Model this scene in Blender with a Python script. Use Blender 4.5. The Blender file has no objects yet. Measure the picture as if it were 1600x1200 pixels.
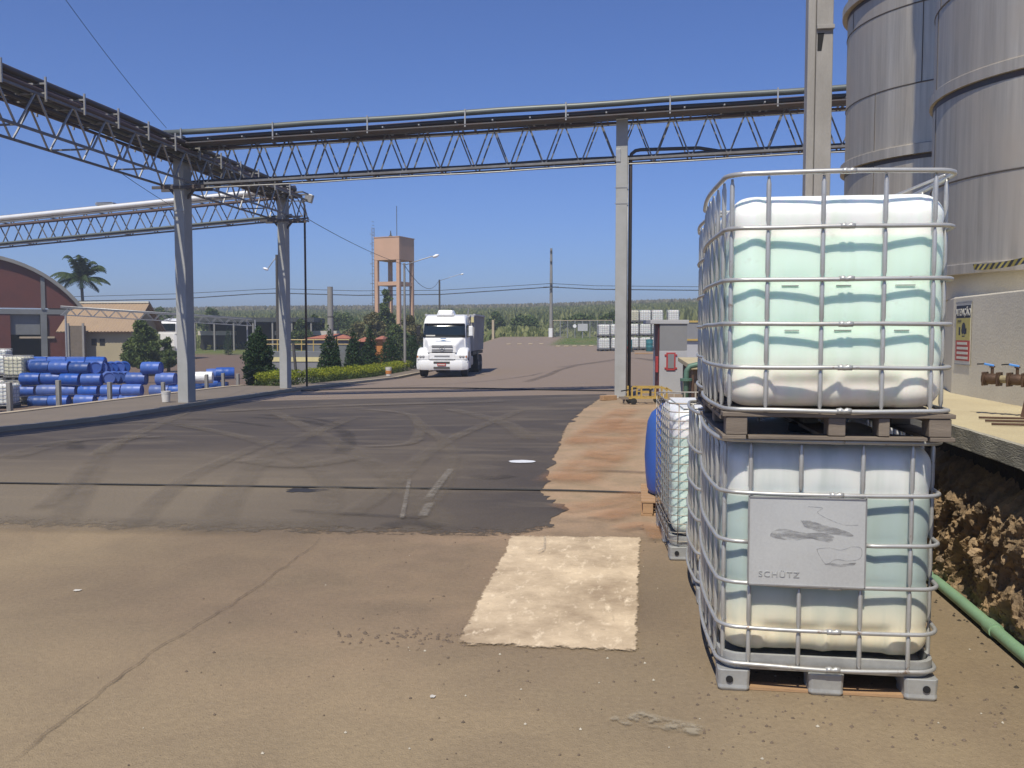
import bpy, bmesh, math, random
from math import sin, cos, pi, radians, sqrt, atan2, exp
from mathutils import Vector, Matrix, Euler, noise
random.seed(7)
S = bpy.context.scene
COL = S.collection
# ------------------------------------------------------------------ camera
FPX = 1385.0; YAW = radians(8.03); PITCH = radians(3.306); EYE = 1.6
cd = bpy.data.cameras.new('camera'); cam = bpy.data.objects.new('camera', cd); COL.objects.link(cam)
cam.location = (0, 0, EYE); cam.rotation_euler = (radians(90) - PITCH, 0, YAW)
cd.sensor_width = 36; cd.lens = 36 * FPX / 1600; cd.clip_start = 0.05; cd.clip_end = 6000
S.camera = cam
# ------------------------------------------------------------------ sky + sun
SUN_EL = radians(56); SUNV = Vector((-0.20, -0.98, 0)).normalized()
W = bpy.data.worlds.new('World'); S.world = W; W.use_nodes = True
wn = W.node_tree.nodes; wl = W.node_tree.links; wn.clear()
sk = wn.new('ShaderNodeTexSky'); sk.sky_type = 'NISHITA'; sk.sun_disc = False
sk.sun_elevation = SUN_EL; sk.sun_rotation = atan2(SUNV.x, SUNV.y)
sk.altitude = 600; sk.air_density = 1.0; sk.dust_density = 0.25; sk.ozone_density = 3.2
tint = wn.new('ShaderNodeMix'); tint.data_type = 'RGBA'; tint.blend_type = 'MULTIPLY'; tint.inputs[0].default_value = 1
tint.inputs[7].default_value = (0.51, 0.69, 1.12, 1)
bgn = wn.new('ShaderNodeBackground'); bgn.inputs[1].default_value = 0.105
wo = wn.new('ShaderNodeOutputWorld')
wl.new(sk.outputs[0], tint.inputs[6]); wl.new(tint.outputs[2], bgn.inputs[0]); wl.new(bgn.outputs[0], wo.inputs[0])
sd = bpy.data.lights.new('sun', 'SUN'); sd.energy = 5.0; sd.angle = radians(0.55); sd.color = (1.0, 0.935, 0.79)
sun = bpy.data.objects.new('sun', sd); COL.objects.link(sun)
tosun = Vector((SUNV.x * cos(SUN_EL), SUNV.y * cos(SUN_EL), sin(SUN_EL)))
sun.rotation_euler = tosun.to_track_quat('Z', 'Y').to_euler()
S.view_settings.view_transform = 'Standard'; S.view_settings.look = 'None'
S.view_settings.exposure = 0.0; S.view_settings.gamma = 1.0; S.view_settings.use_curve_mapping = False
S.render.engine = 'CYCLES'
# ------------------------------------------------------------------ helpers
def lerp(a, b, t): return a + (b - a) * t
def ss(x, a, b):
    t = max(0, min(1, (x - a) / (b - a))); return t * t * (3 - 2 * t)
def interp(x, tab):
    if x <= tab[0][0]: return tab[0][1]
    for (a, za), (b, zb) in zip(tab, tab[1:]):
        if x <= b: return za + (zb - za) * (x - a) / (b - a)
    return tab[-1][1]
ROADZ = [(0, 0), (8, 0), (23, -.05), (30, -.09), (43, -.34), (60, -.28), (78, .08), (100, 1.05), (130, 2.0), (200, 4.9), (330, 10.4), (420, 12.4), (700, 11), (1500, 8)]
LOWZ = [(0, -1.8), (44, -1.8), (62, -1.3), (80, -.95), (100, -.2), (130, 1.6), (200, 4.9), (330, 10.4), (420, 12.4), (700, 11), (1500, 8)]
def T(x, y):
    z = interp(y, ROADZ) + .030 * max(-15.3, min(0, x + .4)) * ss(y, 6, 20) * (1 - ss(y, 60, 95))
    m = ss(-x, 15.6, 18.0)
    if m > 0: z = lerp(z, interp(y, LOWZ), m)
    if y > 105: z += ss(y, 105, 250) * (1.0 * sin(x * .011 + .6) + .5 * sin(x * .031) + .004 * x)
    return z
RT = Vector((cos(YAW), sin(YAW), 0)); FH = Vector((-sin(YAW), cos(YAW), 0))
FW = FH * cos(PITCH) + Vector((0, 0, -sin(PITCH))); UP = FH * sin(PITCH) + Vector((0, 0, cos(PITCH)))
def ray(px, py): return FW + RT * ((px - 800) / FPX) + UP * ((600 - py) / FPX)
def at(px, py, D):
    r = ray(px, py); return Vector((0, 0, EYE)) + r * (D / r.dot(FH))
def onG(px, D):                      # a ground point at a given distance
    p = at(px, 520, D); return Vector((p.x, p.y, T(p.x, p.y)))
def G(px, py, dz=0):                 # where a line of sight meets the ground
    r = ray(px, py); t = .5
    o = Vector((0, 0, EYE)); step = .02
    while t < 400:
        p = o + r * t
        if p.z <= T(p.x, p.y): break
        t += max(.005, t * .002)
    p = o + r * t
    return Vector((p.x, p.y, T(p.x, p.y) + dz))

class MB:
    def __init__(s): s.v = []; s.f = []; s.uv = None
    def add(s, vs, fs):
        o = len(s.v); s.v += [tuple(p) for p in vs]; s.f += [tuple(i + o for i in f) for f in fs]; return s
    def box(s, x0, y0, z0, x1, y1, z1, m=None):
        vs = [Vector(p) for p in ((x0,y0,z0),(x1,y0,z0),(x1,y1,z0),(x0,y1,z0),(x0,y0,z1),(x1,y0,z1),(x1,y1,z1),(x0,y1,z1))]
        if m: vs = [m @ p for p in vs]
        return s.add(vs, [(3,2,1,0),(4,5,6,7),(0,1,5,4),(1,2,6,5),(2,3,7,6),(3,0,4,7)])
    def bar(s, a, b, w, h=None, up=(0,0,1)):
        a = Vector(a); b = Vector(b); h = h or w; d = (b - a)
        L = d.length; d.normalize(); u = Vector(up)
        if abs(d.dot(u)) > .98: u = Vector((0, 1, 0))
        r = d.cross(u).normalized(); u = r.cross(d)
        vs = [p + r * (i * w / 2) + u * (j * h / 2) for p in (a, b) for i, j in ((-1,-1),(1,-1),(1,1),(-1,1))]
        return s.add(vs, [(3,2,1,0),(4,5,6,7),(0,1,5,4),(1,2,6,5),(2,3,7,6),(3,0,4,7)])
    def tube(s, pts, r, n=8, closed=False, caps=True):
        pts = [Vector(p) for p in pts]; N = len(pts); rs = r if isinstance(r, (list, tuple)) else [r] * N
        prev = None; base = len(s.v)
        for i, p in enumerate(pts):
            if closed: d = pts[(i+1) % N] - pts[i-1]
            else: d = pts[min(i+1, N-1)] - pts[max(i-1, 0)]
            d.normalize()
            if prev is None:
                u = Vector((0,0,1)) if abs(d.z) < .9 else Vector((0,1,0))
            else: u = prev
            a = d.cross(u)
            if a.length < 1e-6: a = d.cross(Vector((1, .3, 0)))
            a.normalize(); b = a.cross(d).normalized(); prev = b
            for k in range(n):
                t = 2 * pi * k / n; s.v.append(tuple(p + (a * cos(t) + b * sin(t)) * rs[i]))
        M = N if closed else N - 1
        for i in range(M):
            j = (i + 1) % N
            for k in range(n):
                l = (k + 1) % n
                s.f.append((base+i*n+k, base+i*n+l, base+j*n+l, base+j*n+k))
        if caps and not closed:
            s.f.append(tuple(base + k for k in range(n))[::-1]); s.f.append(tuple(base + (N-1)*n + k for k in range(n)))
        return s
    def lathe(s, prof, n=24, c=(0,0,0), m=None, cap=True):
        base = len(s.v)
        for r, z in prof:
            for k in range(n):
                t = 2*pi*k/n; p = Vector((c[0]+r*cos(t), c[1]+r*sin(t), c[2]+z))
                s.v.append(tuple(m @ p if m else p))
        for i in range(len(prof)-1):
            for k in range(n):
                l = (k+1) % n; s.f.append((base+i*n+k, base+i*n+l, base+(i+1)*n+l, base+(i+1)*n+k))
        if cap:
            s.f.append(tuple(base+k for k in range(n))[::-1]); s.f.append(tuple(base+(len(prof)-1)*n+k for k in range(n)))
        return s
    def ball(s, c, rx, ry=None, rz=None, n=12, m=8):
        ry = ry or rx; rz = rz or rx
        prof = [(sin(pi*i/m), -cos(pi*i/m)) for i in range(m+1)]
        base = len(s.v)
        for r, z in prof:
            for k in range(n):
                t = 2*pi*k/n; s.v.append((c[0]+rx*r*cos(t), c[1]+ry*r*sin(t), c[2]+rz*z))
        for i in range(m):
            for k in range(n):
                l = (k+1) % n; s.f.append((base+i*n+k, base+i*n+l, base+(i+1)*n+l, base+(i+1)*n+k))
        return s
    def prism(s, poly, z0, z1, m=None):
        n = len(poly); vs = [Vector((x, y, z0)) for x, y in poly] + [Vector((x, y, z1)) for x, y in poly]
        if m: vs = [m @ p for p in vs]
        return s.add(vs, [tuple(range(n))[::-1], tuple(range(n, 2*n))] + [(i, (i+1) % n, n+(i+1) % n, n+i) for i in range(n)])
    def mesh(s, name, mat, smooth=False):
        me = bpy.data.meshes.new(name); me.from_pydata(s.v, [], s.f); me.materials.append(mat)
        if smooth: me.polygons.foreach_set('use_smooth', [True]*len(me.polygons))
        me.update(); return me
    def build(s, name, mat, parent=None, smooth=False, world=False, bevel=0, recalc=False, auto=0):
        if world and parent is not None:
            o = parent.matrix_basis.inverted(); s.v = [tuple(o @ Vector(p)) for p in s.v]
        me = s.mesh(name, mat, smooth or auto > 0)
        if recalc:
            bm = bmesh.new(); bm.from_mesh(me); bmesh.ops.recalc_face_normals(bm, faces=bm.faces); bm.to_mesh(me); bm.free()
        if auto > 0:
            me.set_sharp_from_angle(angle=radians(auto))
        ob = link(name, me, parent)
        if bevel:
            b = ob.modifiers.new('bevel', 'BEVEL'); b.width = bevel; b.segments = 2; b.limit_method = 'ANGLE'; b.harden_normals = False
        return ob
def link(name, me, parent=None, mat=None):
    ob = bpy.data.objects.new(name, me); COL.objects.link(ob)
    if parent is not None: ob.parent = parent
    if mat is not None: ob.matrix_basis = mat
    return ob
def tag(o, label=None, cat=None, group=None, kind=None):
    if label: o['label'] = label
    if cat: o['category'] = cat
    if group: o['group'] = group
    if kind: o['kind'] = kind
    return o
def thing(name, label, cat, loc=(0,0,0), rz=0, group=None):
    o = bpy.data.objects.new(name, None); COL.objects.link(o); o.empty_display_size = .1
    o.location = loc; o.rotation_euler = (0, 0, rz)
    o.matrix_basis = Matrix.Translation(Vector(loc)) @ Matrix.Rotation(rz, 4, 'Z')
    return tag(o, label, cat, group)
def copy_tree(o, parent=None):
    c = o.copy(); COL.objects.link(c)
    if parent is not None: c.parent = parent
    for ch in list(o.children): copy_tree(ch, c)
    return c
def strut(name, a, b, me, parent, world=True):      # shared unit mesh (z 0..1) stretched between two points
    a = Vector(a); b = Vector(b)
    if world: inv = parent.matrix_basis.inverted(); a = inv @ a; b = inv @ b
    d = b - a; q = d.to_track_quat('Z', 'Y')
    return link(name, me, parent, Matrix.LocRotScale(a, q, Vector((1, 1, d.length))))

# ------------------------------------------------------------------ materials
def ramp(nt, fac, stops):
    r = nt.nodes.new('ShaderNodeValToRGB'); nt.links.new(fac, r.inputs[0])
    while len(r.color_ramp.elements) > 1: r.color_ramp.elements.remove(r.color_ramp.elements[0])
    for i, (p, c) in enumerate(stops):
        e = r.color_ramp.elements[0] if i == 0 else r.color_ramp.elements.new(p)
        e.position = p; e.color = (c[0], c[1], c[2], 1) if not isinstance(c, (int, float)) else (c, c, c, 1)
    return r.outputs[0]
def nz(nt, vec, scale, detail=4, rough=.55, dist=0):
    n = nt.nodes.new('ShaderNodeTexNoise'); n.inputs['Scale'].default_value = scale; n.inputs['Detail'].default_value = detail
    n.inputs['Roughness'].default_value = rough; n.inputs['Distortion'].default_value = dist
    nt.links.new(vec, n.inputs['Vector']); return n.outputs[0]
def mixc(nt, fac, a, b, mode='MIX'):
    m = nt.nodes.new('ShaderNodeMix'); m.data_type = 'RGBA'; m.blend_type = mode
    for k, s in ((0, fac), (6, a), (7, b)):
        if isinstance(s, (int, float)): m.inputs[k].default_value = s
        elif isinstance(s, tuple): m.inputs[k].default_value = (s[0], s[1], s[2], 1)
        else: nt.links.new(s, m.inputs[k])
    return m.outputs[2]
def mth(nt, op, a, b=None, clamp=False):
    m = nt.nodes.new('ShaderNodeMath'); m.operation = op; m.use_clamp = clamp
    for k, s in ((0, a), (1, b)):
        if s is None: continue
        if isinstance(s, (int, float)): m.inputs[k].default_value = s
        else: nt.links.new(s, m.inputs[k])
    return m.outputs[0]
def scaled(nt, vec, sc):
    m = nt.nodes.new('ShaderNodeMapping'); m.inputs['Scale'].default_value = sc; nt.links.new(vec, m.inputs[0]); return m.outputs[0]
def newmat(name):
    m = bpy.data.materials.new(name); m.use_nodes = True; nt = m.node_tree
    b = nt.nodes['Principled BSDF']; tc = nt.nodes.new('ShaderNodeTexCoord'); ge = nt.nodes.new('ShaderNodeNewGeometry')
    return m, nt, b, tc, ge
def bump(nt, b, h, strength=.3, dist=.01):
    bn = nt.nodes.new('ShaderNodeBump'); bn.inputs['Strength'].default_value = strength; bn.inputs['Distance'].default_value = dist
    nt.links.new(h, bn.inputs['Height']); nt.links.new(bn.outputs[0], b.inputs['Normal'])
def simple(name, c, rough=.6, metal=0, var=.25, scale=6, c2=None, bmp=0, spec=None, stretch=None, thr=(.35, .65), useobj=False, fine=60, rnd=0):
    m, nt, b, tc, ge = newmat(name)
    vec = tc.outputs['Object'] if useobj else ge.outputs['Position']
    if stretch: vec = scaled(nt, vec, stretch)
    n1 = nz(nt, vec, scale, 6, .6)
    c2 = c2 or tuple(x * (1 - var) for x in c)
    col = mixc(nt, ramp(nt, n1, [(thr[0], 0), (thr[1], 1)]), c, c2)
    n2 = nz(nt, vec, fine, 3)
    col = mixc(nt, .35, col, mixc(nt, n2, tuple(x*.7 for x in c), tuple(min(1, x*1.3) for x in c)), 'MIX')
    if rnd:
        oi = nt.nodes.new('ShaderNodeObjectInfo'); hs = nt.nodes.new('ShaderNodeHueSaturation'); nt.links.new(col, hs.inputs['Color'])
        nt.links.new(mth(nt, 'ADD', mth(nt, 'MULTIPLY', oi.outputs['Random'], rnd), 1-rnd*.5), hs.inputs['Value'])
        nt.links.new(mth(nt, 'SUBTRACT', 1.0, mth(nt, 'MULTIPLY', mth(nt, 'FRACT', mth(nt, 'MULTIPLY', oi.outputs['Random'], 7.3)), rnd*.5)), hs.inputs['Saturation']); col = hs.outputs[0]
    nt.links.new(col, b.inputs['Base Color']); b.inputs['Roughness'].default_value = rough; b.inputs['Metallic'].default_value = metal
    if spec is not None: b.inputs['Specular IOR Level'].default_value = spec
    if bmp: bump(nt, b, n2, bmp, .01)
    return m
M = {}
M['galv'] = simple('galvanised steel', (.40, .40, .395), .5, .55, .3, 9, c2=(.27, .26, .25), useobj=True)
M['cage'] = simple('cage tube steel', (.47, .47, .455), .4, .45, .2, 7, c2=(.33, .31, .28), useobj=True, thr=(.45, .75), fine=120)
def rusted(m):      # rusted cage spots
    nt = m.node_tree; b = nt.nodes['Principled BSDF']; src = b.inputs['Base Color'].links[0].from_socket; ge = nt.nodes.new('ShaderNodeNewGeometry')
    f = ramp(nt, nz(nt, ge.outputs['Position'], 13, 6, .75), [(.62, 0), (.70, .85)]); nt.links.new(mixc(nt, f, src, (.20, .12, .07)), b.inputs['Base Color'])
rusted(M['cage'])
M['cagew'] = simple('thin cage wire', (.38, .36, .32), .5, .5, .3, 9, c2=(.24, .17, .12), useobj=True)
M['rust'] = simple('rusty steel', (.12, .07, .05), .8, .2, .5, 8)
M['truss'] = simple('truss steel paint', (.21, .215, .225), .55, .25, .3, 5, c2=(.12, .10, .09))
M['trussd'] = simple('dark truss steel', (.10, .10, .105), .6, .2, .3, 5, c2=(.12, .07, .05))
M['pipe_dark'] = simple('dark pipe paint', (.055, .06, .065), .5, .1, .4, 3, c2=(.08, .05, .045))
M['pipe_grey'] = simple('grey green pipe', (.12, .135, .13), .45, .1, .3, 3, c2=(.10, .11, .10))
M['pipe_silver'] = simple('aluminium clad pipe', (.86, .84, .78), .35, .35, .1, 3)
M['pipe_brown'] = simple('brown pipe', (.11, .075, .07), .5, .1, .3, 3)
M['black'] = simple('black rubber', (.015, .015, .016), .6, 0, .3, 10)
M['concol'] = simple('column concrete paint', (.37, .37, .36), .8, 0, .18, 2.5, c2=(.30, .30, .28), bmp=.15)
M['pylon'] = simple('precast pole concrete', (.36, .345, .33), .9, 0, .3, 3, c2=(.25, .235, .22), bmp=.3, stretch=(1, 1, .3))
M['wood'] = simple('weathered wood', (.22, .18, .14), .85, 0, .35, 4, c2=(.12, .095, .075), bmp=.3, stretch=(.5, 3, 6), useobj=True)
M['woodnew'] = simple('new pallet wood', (.42, .26, .14), .8, 0, .3, 5, bmp=.2, stretch=(.5, 3, 6), useobj=True)
M['white'] = simple('white paint', (.78, .78, .77), .35, 0, .06, 4)
M['truckwhite'] = simple('truck white paint', (.80, .80, .79), .25, 0, .05, 2.5, c2=(.66, .64, .60), useobj=True, thr=(.45, .8))
M['plate'] = simple('grey alloy plate', (.53, .54, .53), .5, .25, .12, 3, c2=(.45, .455, .45), useobj=True, fine=90)
M['smudge'] = simple('grey smudge', (.29, .29, .295), .6, .2, .3, 12, useobj=True)
def smear():
    m, nt, b, tc, ge = newmat('soft grey smear'); b.inputs['Base Color'].default_value = (.25, .25, .255, 1); b.inputs['Roughness'].default_value = .6
    n = nz(nt, scaled(nt, tc.outputs['Object'], (6, 30, 30)), 2.2, 6, .7); nt.links.new(ramp(nt, n, [(.38, .05), (.62, .75)]), b.inputs['Alpha']); return m
M['smear'] = smear()
M['feet'] = simple('galvanised pallet foot', (.46, .47, .46), .5, .4, .25, 8, c2=(.30, .30, .29), useobj=True)
M['blue'] = simple('blue drum plastic', (.012, .085, .42), .45, 0, .3, 3, c2=(.02, .085, .30), useobj=True, rnd=.4)
M['bluedark'] = simple('darker blue plastic', (.015, .06, .24), .45, 0, .3, 3, useobj=True)
M['yellow'] = simple('yellow paint', (.50, .34, .09), .5, 0, .25, 10)
M['paleyellow'] = simple('pale yellow render', (.62, .55, .28), .8, 0, .12, 3)
M['red'] = simple('red paint', (.42, .05, .05), .5, 0, .2, 8)
M['teal'] = simple('teal drum', (.03, .16, .18), .5, 0, .2, 8)
M['greenpipe'] = simple('pale green pvc', (.22, .36, .22), .5, 0, .2, 5)
M['greendk'] = simple('green cast iron', (.10, .19, .14), .55, .1, .3, 8)
M['glass'] = simple('dark glass', (.012, .02, .025), .08, 0, .2, 2)
M['tyre'] = simple('tyre rubber', (.022, .022, .022), .8, 0, .2, 20)
M['dumpgrey'] = simple('grey tipper paint', (.42, .41, .40), .55, .1, .2, 2, c2=(.32, .305, .29))
M['kioskgrey'] = simple('kiosk light grey', (.42, .42, .43), .6, 0, .1, 2)
M['kioskdark'] = simple('kiosk dark grey', (.22, .22, .225), .6, 0, .1, 2)
M['towerpaint'] = simple('salmon tower render', (.56, .35, .235), .85, 0, .15, .8, c2=(.47, .30, .20))
M['plinth'] = simple('plinth concrete', (.70, .64, .50), .9, 0, .3, 1.6, c2=(.58, .53, .42), bmp=.3)
M['slab'] = simple('slab concrete', (.50, .43, .27), .9, 0, .35, 1.3, c2=(.38, .31, .19), bmp=.3)
M['slabedge'] = simple('slab edge concrete', (.40, .375, .31), .9, 0, .35, 5, c2=(.26, .24, .20), bmp=.6, stretch=(1, .6, 2))
M['rock'] = simple('laterite rock', (.40, .27, .145), .95, 0, .5, 7, c2=(.13, .105, .08), bmp=1, useobj=False, fine=60, rnd=.25, thr=(.38, .62), spec=.08)
M['rockdark'] = simple('dark soil backing', (.05, .04, .03), .95, 0, .5, 7, bmp=1)
M['cap'] = simple('blue cap', (.05, .10, .35), .4, 0, .1, 8)
M['shed'] = simple('shed roof', (.055, .06, .065), .7, 0, .3, .6)
M['brickred'] = simple('red brick wall', (.12, .035, .028), .9, 0, .3, .8, c2=(.085, .03, .025), fine=8)
M['hangargrey'] = simple('hangar grey', (.17, .18, .185), .8, 0, .3, .6)
M['roofgrey'] = simple('arched roof sheet', (.24, .235, .22), .8, 0, .3, .7)
M['housewall'] = simple('house wall', (.36, .31, .20), .85, 0, .15, .8)
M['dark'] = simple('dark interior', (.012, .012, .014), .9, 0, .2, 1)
M['orange'] = simple('orange paint', (.52, .20, .05), .6, 0, .2, 3)
M['bucket'] = simple('white bucket', (.66, .63, .58), .5, 0, .15, 10)
M['bark'] = simple('bark', (.16, .13, .10), .9, 0, .3, 4, bmp=.4)
M['palmbark'] = simple('palm trunk', (.24, .21, .17), .9, 0, .3, 2, stretch=(1, 1, 3), bmp=.3)
M['shedwhite'] = simple('pale trailer', (.55, .50, .45), .7, 0, .2, 1)
M['lampwhite'] = simple('lamp globe', (.85, .85, .85), .3, 0, .02, 3)
M['polegrey'] = simple('utility pole concrete', (.26, .25, .235), .9, 0, .2, 2)
M['poledark'] = simple('dark pole', (.07, .065, .06), .8, 0, .2, 2)
M['kerb'] = simple('kerb limewash', (.46, .38, .27), .9, 0, .3, 1.2, c2=(.34, .28, .20), bmp=.3)
M['pave'] = simple('pavement concrete', (.185, .15, .115), .9, 0, .25, .7, c2=(.145, .12, .095), bmp=.3)
M['gutter'] = simple('dark wet gutter', (.035, .032, .032), .7, 0, .3, 2)
M['linepaint'] = simple('worn line paint', (.42, .40, .37), .8, 0, .4, 3, c2=(.20, .18, .16))
M['signwhite'] = simple('sign white', (.60, .58, .50), .5, 0, .08, 5)
M['signyellow'] = simple('sign yellow', (.50, .43, .13), .5, 0, .1, 5)
M['signblack'] = simple('sign black', (.02, .025, .045), .5, 0, .1, 5)
M['signred'] = simple('sign red', (.48, .07, .05), .5, 0, .1, 5)
M['brass'] = simple('bronze valve', (.14, .085, .055), .5, .5, .4, 20, c2=(.07, .045, .035))
M['valveblue'] = simple('blue lever grip', (.07, .25, .65), .4, 0, .1, 9)
M['hullblue'] = simple('blue logo print', (.05, .18, .42), .4, 0, .1, 9)

def rooftile():
    m, nt, b, tc, ge = newmat('clay roof tiles')
    n1 = nz(nt, ge.outputs['Position'], 1.2, 6); n2 = nz(nt, ge.outputs['Position'], 9, 3)
    c = mixc(nt, n1, (.40, .28, .17), (.22, .15, .10)); c = mixc(nt, n2, c, (.33, .24, .16))
    nt.links.new(c, b.inputs['Base Color']); b.inputs['Roughness'].default_value = .9; bump(nt, b, n2, .5, .05); return m
M['rooftile'] = rooftile()
def steel_tank():
    m, nt, b, tc, ge = newmat('stained stainless steel')
    P = ge.outputs['Position']
    v = scaled(nt, P, (9, 9, .35)); s = nz(nt, v, 1.6, 6, .65)
    v2 = scaled(nt, P, (1, 1, .6)); s2 = nz(nt, v2, 1.3, 5, .6)
    c = mixc(nt, ramp(nt, s, [(.28, 0), (.78, 1)]), (.62, .56, .455), (.36, .32, .26))
    c = mixc(nt, ramp(nt, s2, [(.45, 0), (.72, 1)]), c, (.52, .45, .36))
    nt.links.new(c, b.inputs['Base Color']); b.inputs['Metallic'].default_value = .78
    r = ramp(nt, s2, [(.3, .50), (.7, .60)]); nt.links.new(r, b.inputs['Roughness'])
    bump(nt, b, nz(nt, P, 2.2, 3), .12, .05); return m
M['tank'] = steel_tank()
M['weld'] = simple('weld bead', (.14, .125, .11), .5, .4, .4, 15)
def bottle_mat(name, level, top, liq, low, lowz):
    m, nt, b, tc, ge = newmat(name)
    sep = nt.nodes.new('ShaderNodeSeparateXYZ'); nt.links.new(tc.outputs['Object'], sep.inputs[0])
    z = mth(nt, 'ADD', sep.outputs[2], mth(nt, 'MULTIPLY', mth(nt, 'SUBTRACT', nz(nt, tc.outputs['Object'], 3, 3), .5), .05))
    f1 = mth(nt, 'MULTIPLY', mth(nt, 'SUBTRACT', sep.outputs[2], level), 60, True)
    f0 = mth(nt, 'MULTIPLY', mth(nt, 'SUBTRACT', z, lowz), 5.5, True)
    f1 = mth(nt, 'MAXIMUM', f1, 0)
    c = mixc(nt, f0, low, liq); c = mixc(nt, f1, c, top)
    st = nz(nt, scaled(nt, tc.outputs['Object'], (6, 6, .7)), 2, 4)
    gr = nz(nt, tc.outputs['Object'], 11, 6, .7); c = mixc(nt, ramp(nt, gr, [(.60, 0), (.78, .35)]), c, (.42, .38, .30))
    c = mixc(nt, ramp(nt, st, [(.45, 0), (.8, .45)]), c, tuple(x * y for x, y in zip(liq, (.85, .84, .75))))
    nt.links.new(c, b.inputs['Base Color']); b.inputs['Roughness'].default_value = .38
    b.inputs['Specular IOR Level'].default_value = .4
    b.inputs['Subsurface Weight'].default_value = .6; b.inputs['Subsurface Radius'].default_value = (.035, .042, .038); b.inputs['Subsurface Scale'].default_value = 1
    return m
M['bot_low'] = bottle_mat('bottle with blue green liquid', .87, (.74, .76, .73), (.42, .51, .49), (.80, .73, .55), .30)
M['bot_up'] = bottle_mat('bottle with mint liquid', .86, (.90, .91, .88), (.72, .90, .78), (.86, .81, .72), .24)
M['bot_mesh'] = bottle_mat('bottle with pale aqua liquid', .86, (.82, .82, .84), (.60, .74, .69), (.78, .70, .62), .12)
M['bot_far'] = bottle_mat('empty cloudy bottle', .9, (.85, .85, .80), (.76, .77, .74), (.68, .69, .70), .1)
M['bot_cream'] = bottle_mat('creamy bottle', .9, (.68, .65, .50), (.62, .60, .46), (.60, .58, .45), .1)

def ground_mat():
    m, nt, b, tc, ge = newmat('old dusty asphalt and soil')
    P = ge.outputs['Position']
    def attr(n):
        a = nt.nodes.new('ShaderNodeAttribute'); a.attribute_name = n; return a.outputs['Fac']
    big = nz(nt, P, .22, 5, .6); mid = nz(nt, P, 1.3, 6, .65, .6); fine = nz(nt, P, 34, 4, .7); vf = nz(nt, P, 140, 2, .7)
    streak = nz(nt, scaled(nt, P, (1, .18, 1)), .8, 5, .6)
    asp = mixc(nt, ramp(nt, big, [(.35, 0), (.65, 1)]), (.285, .214, .132), (.250, .198, .125))
    asp = mixc(nt, ramp(nt, mid, [(.42, 0), (.68, .75)]), asp, (.21, .16, .104))
    asp = mixc(nt, ramp(nt, streak, [(.52, 0), (.75, .5)]), asp, (.285, .22, .135))
    asp = mixc(nt, mth(nt, 'MULTIPLY', attr('stain'), ramp(nt, nz(nt, P, .9, 6, .7, .5), [(.30, .5), (.58, 1)])), asp, (.145, .108, .076))
    far = mixc(nt, mid, (.225, .172, .135), (.19, .150, .120))
    c = mixc(nt, attr('far'), asp, far)
    dn = mth(nt, 'MULTIPLY', attr('dirt'), ramp(nt, nz(nt, P, 1.7, 6, .65, .4), [(.3, .2), (.62, 1)]))
    c = mixc(nt, dn, c, mixc(nt, mid, (.43, .28, .175), (.34, .25, .17)))
    earth = mixc(nt, mid, (.17, .115, .085), (.12, .09, .07)); c = mixc(nt, attr('earth'), c, earth)
    gr = mixc(nt, ramp(nt, nz(nt, P, .5, 6), [(.35, 0), (.65, 1)]), (.075, .12, .028), (.13, .125, .045)); c = mixc(nt, attr('grass'), c, gr)
    c = mixc(nt, .38, c, mixc(nt, fine, (.2, .2, .2), (1, 1, 1)), 'OVERLAY')
    spk = ramp(nt, vf, [(.66, 0), (.74, .5)]); c = mixc(nt, spk, c, (.34, .30, .25))
    spk2 = ramp(nt, nz(nt, P, 75, 2, .7), [(.27, .65), (.36, 0)]); c = mixc(nt, spk2, c, (.05, .04, .032))
    nt.links.new(c, b.inputs['Base Color']); b.inputs['Roughness'].default_value = .85; b.inputs['Specular IOR Level'].default_value = .25
    bump(nt, b, mth(nt, 'ADD', fine, vf), .55, .012); return m
M['ground'] = ground_mat()
def edge_alpha(nt, b, tc, P, l, r, lo, hi):      # ragged worn edges of a thin layer: fades out through noise near its borders
    s_ = nt.nodes.new('ShaderNodeSeparateXYZ'); nt.links.new(tc.outputs['UV'], s_.inputs[0]); f = None
    for k, inv, w in ((0, 0, l), (0, 1, r), (1, 0, lo), (1, 1, hi)):
        if not w: continue
        t = mth(nt, 'MULTIPLY', mth(nt, 'SUBTRACT', 1, s_.outputs[k]) if inv else s_.outputs[k], w)
        f = t if f is None else mth(nt, 'MINIMUM', f, t)
    n = nz(nt, P, 9, 7, .75)
    a = mth(nt, 'MULTIPLY', mth(nt, 'ADD', mth(nt, 'SUBTRACT', f, 1.15), mth(nt, 'MULTIPLY', n, 2.2)), 3, True)
    nt.links.new(a, b.inputs['Alpha'])
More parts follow.
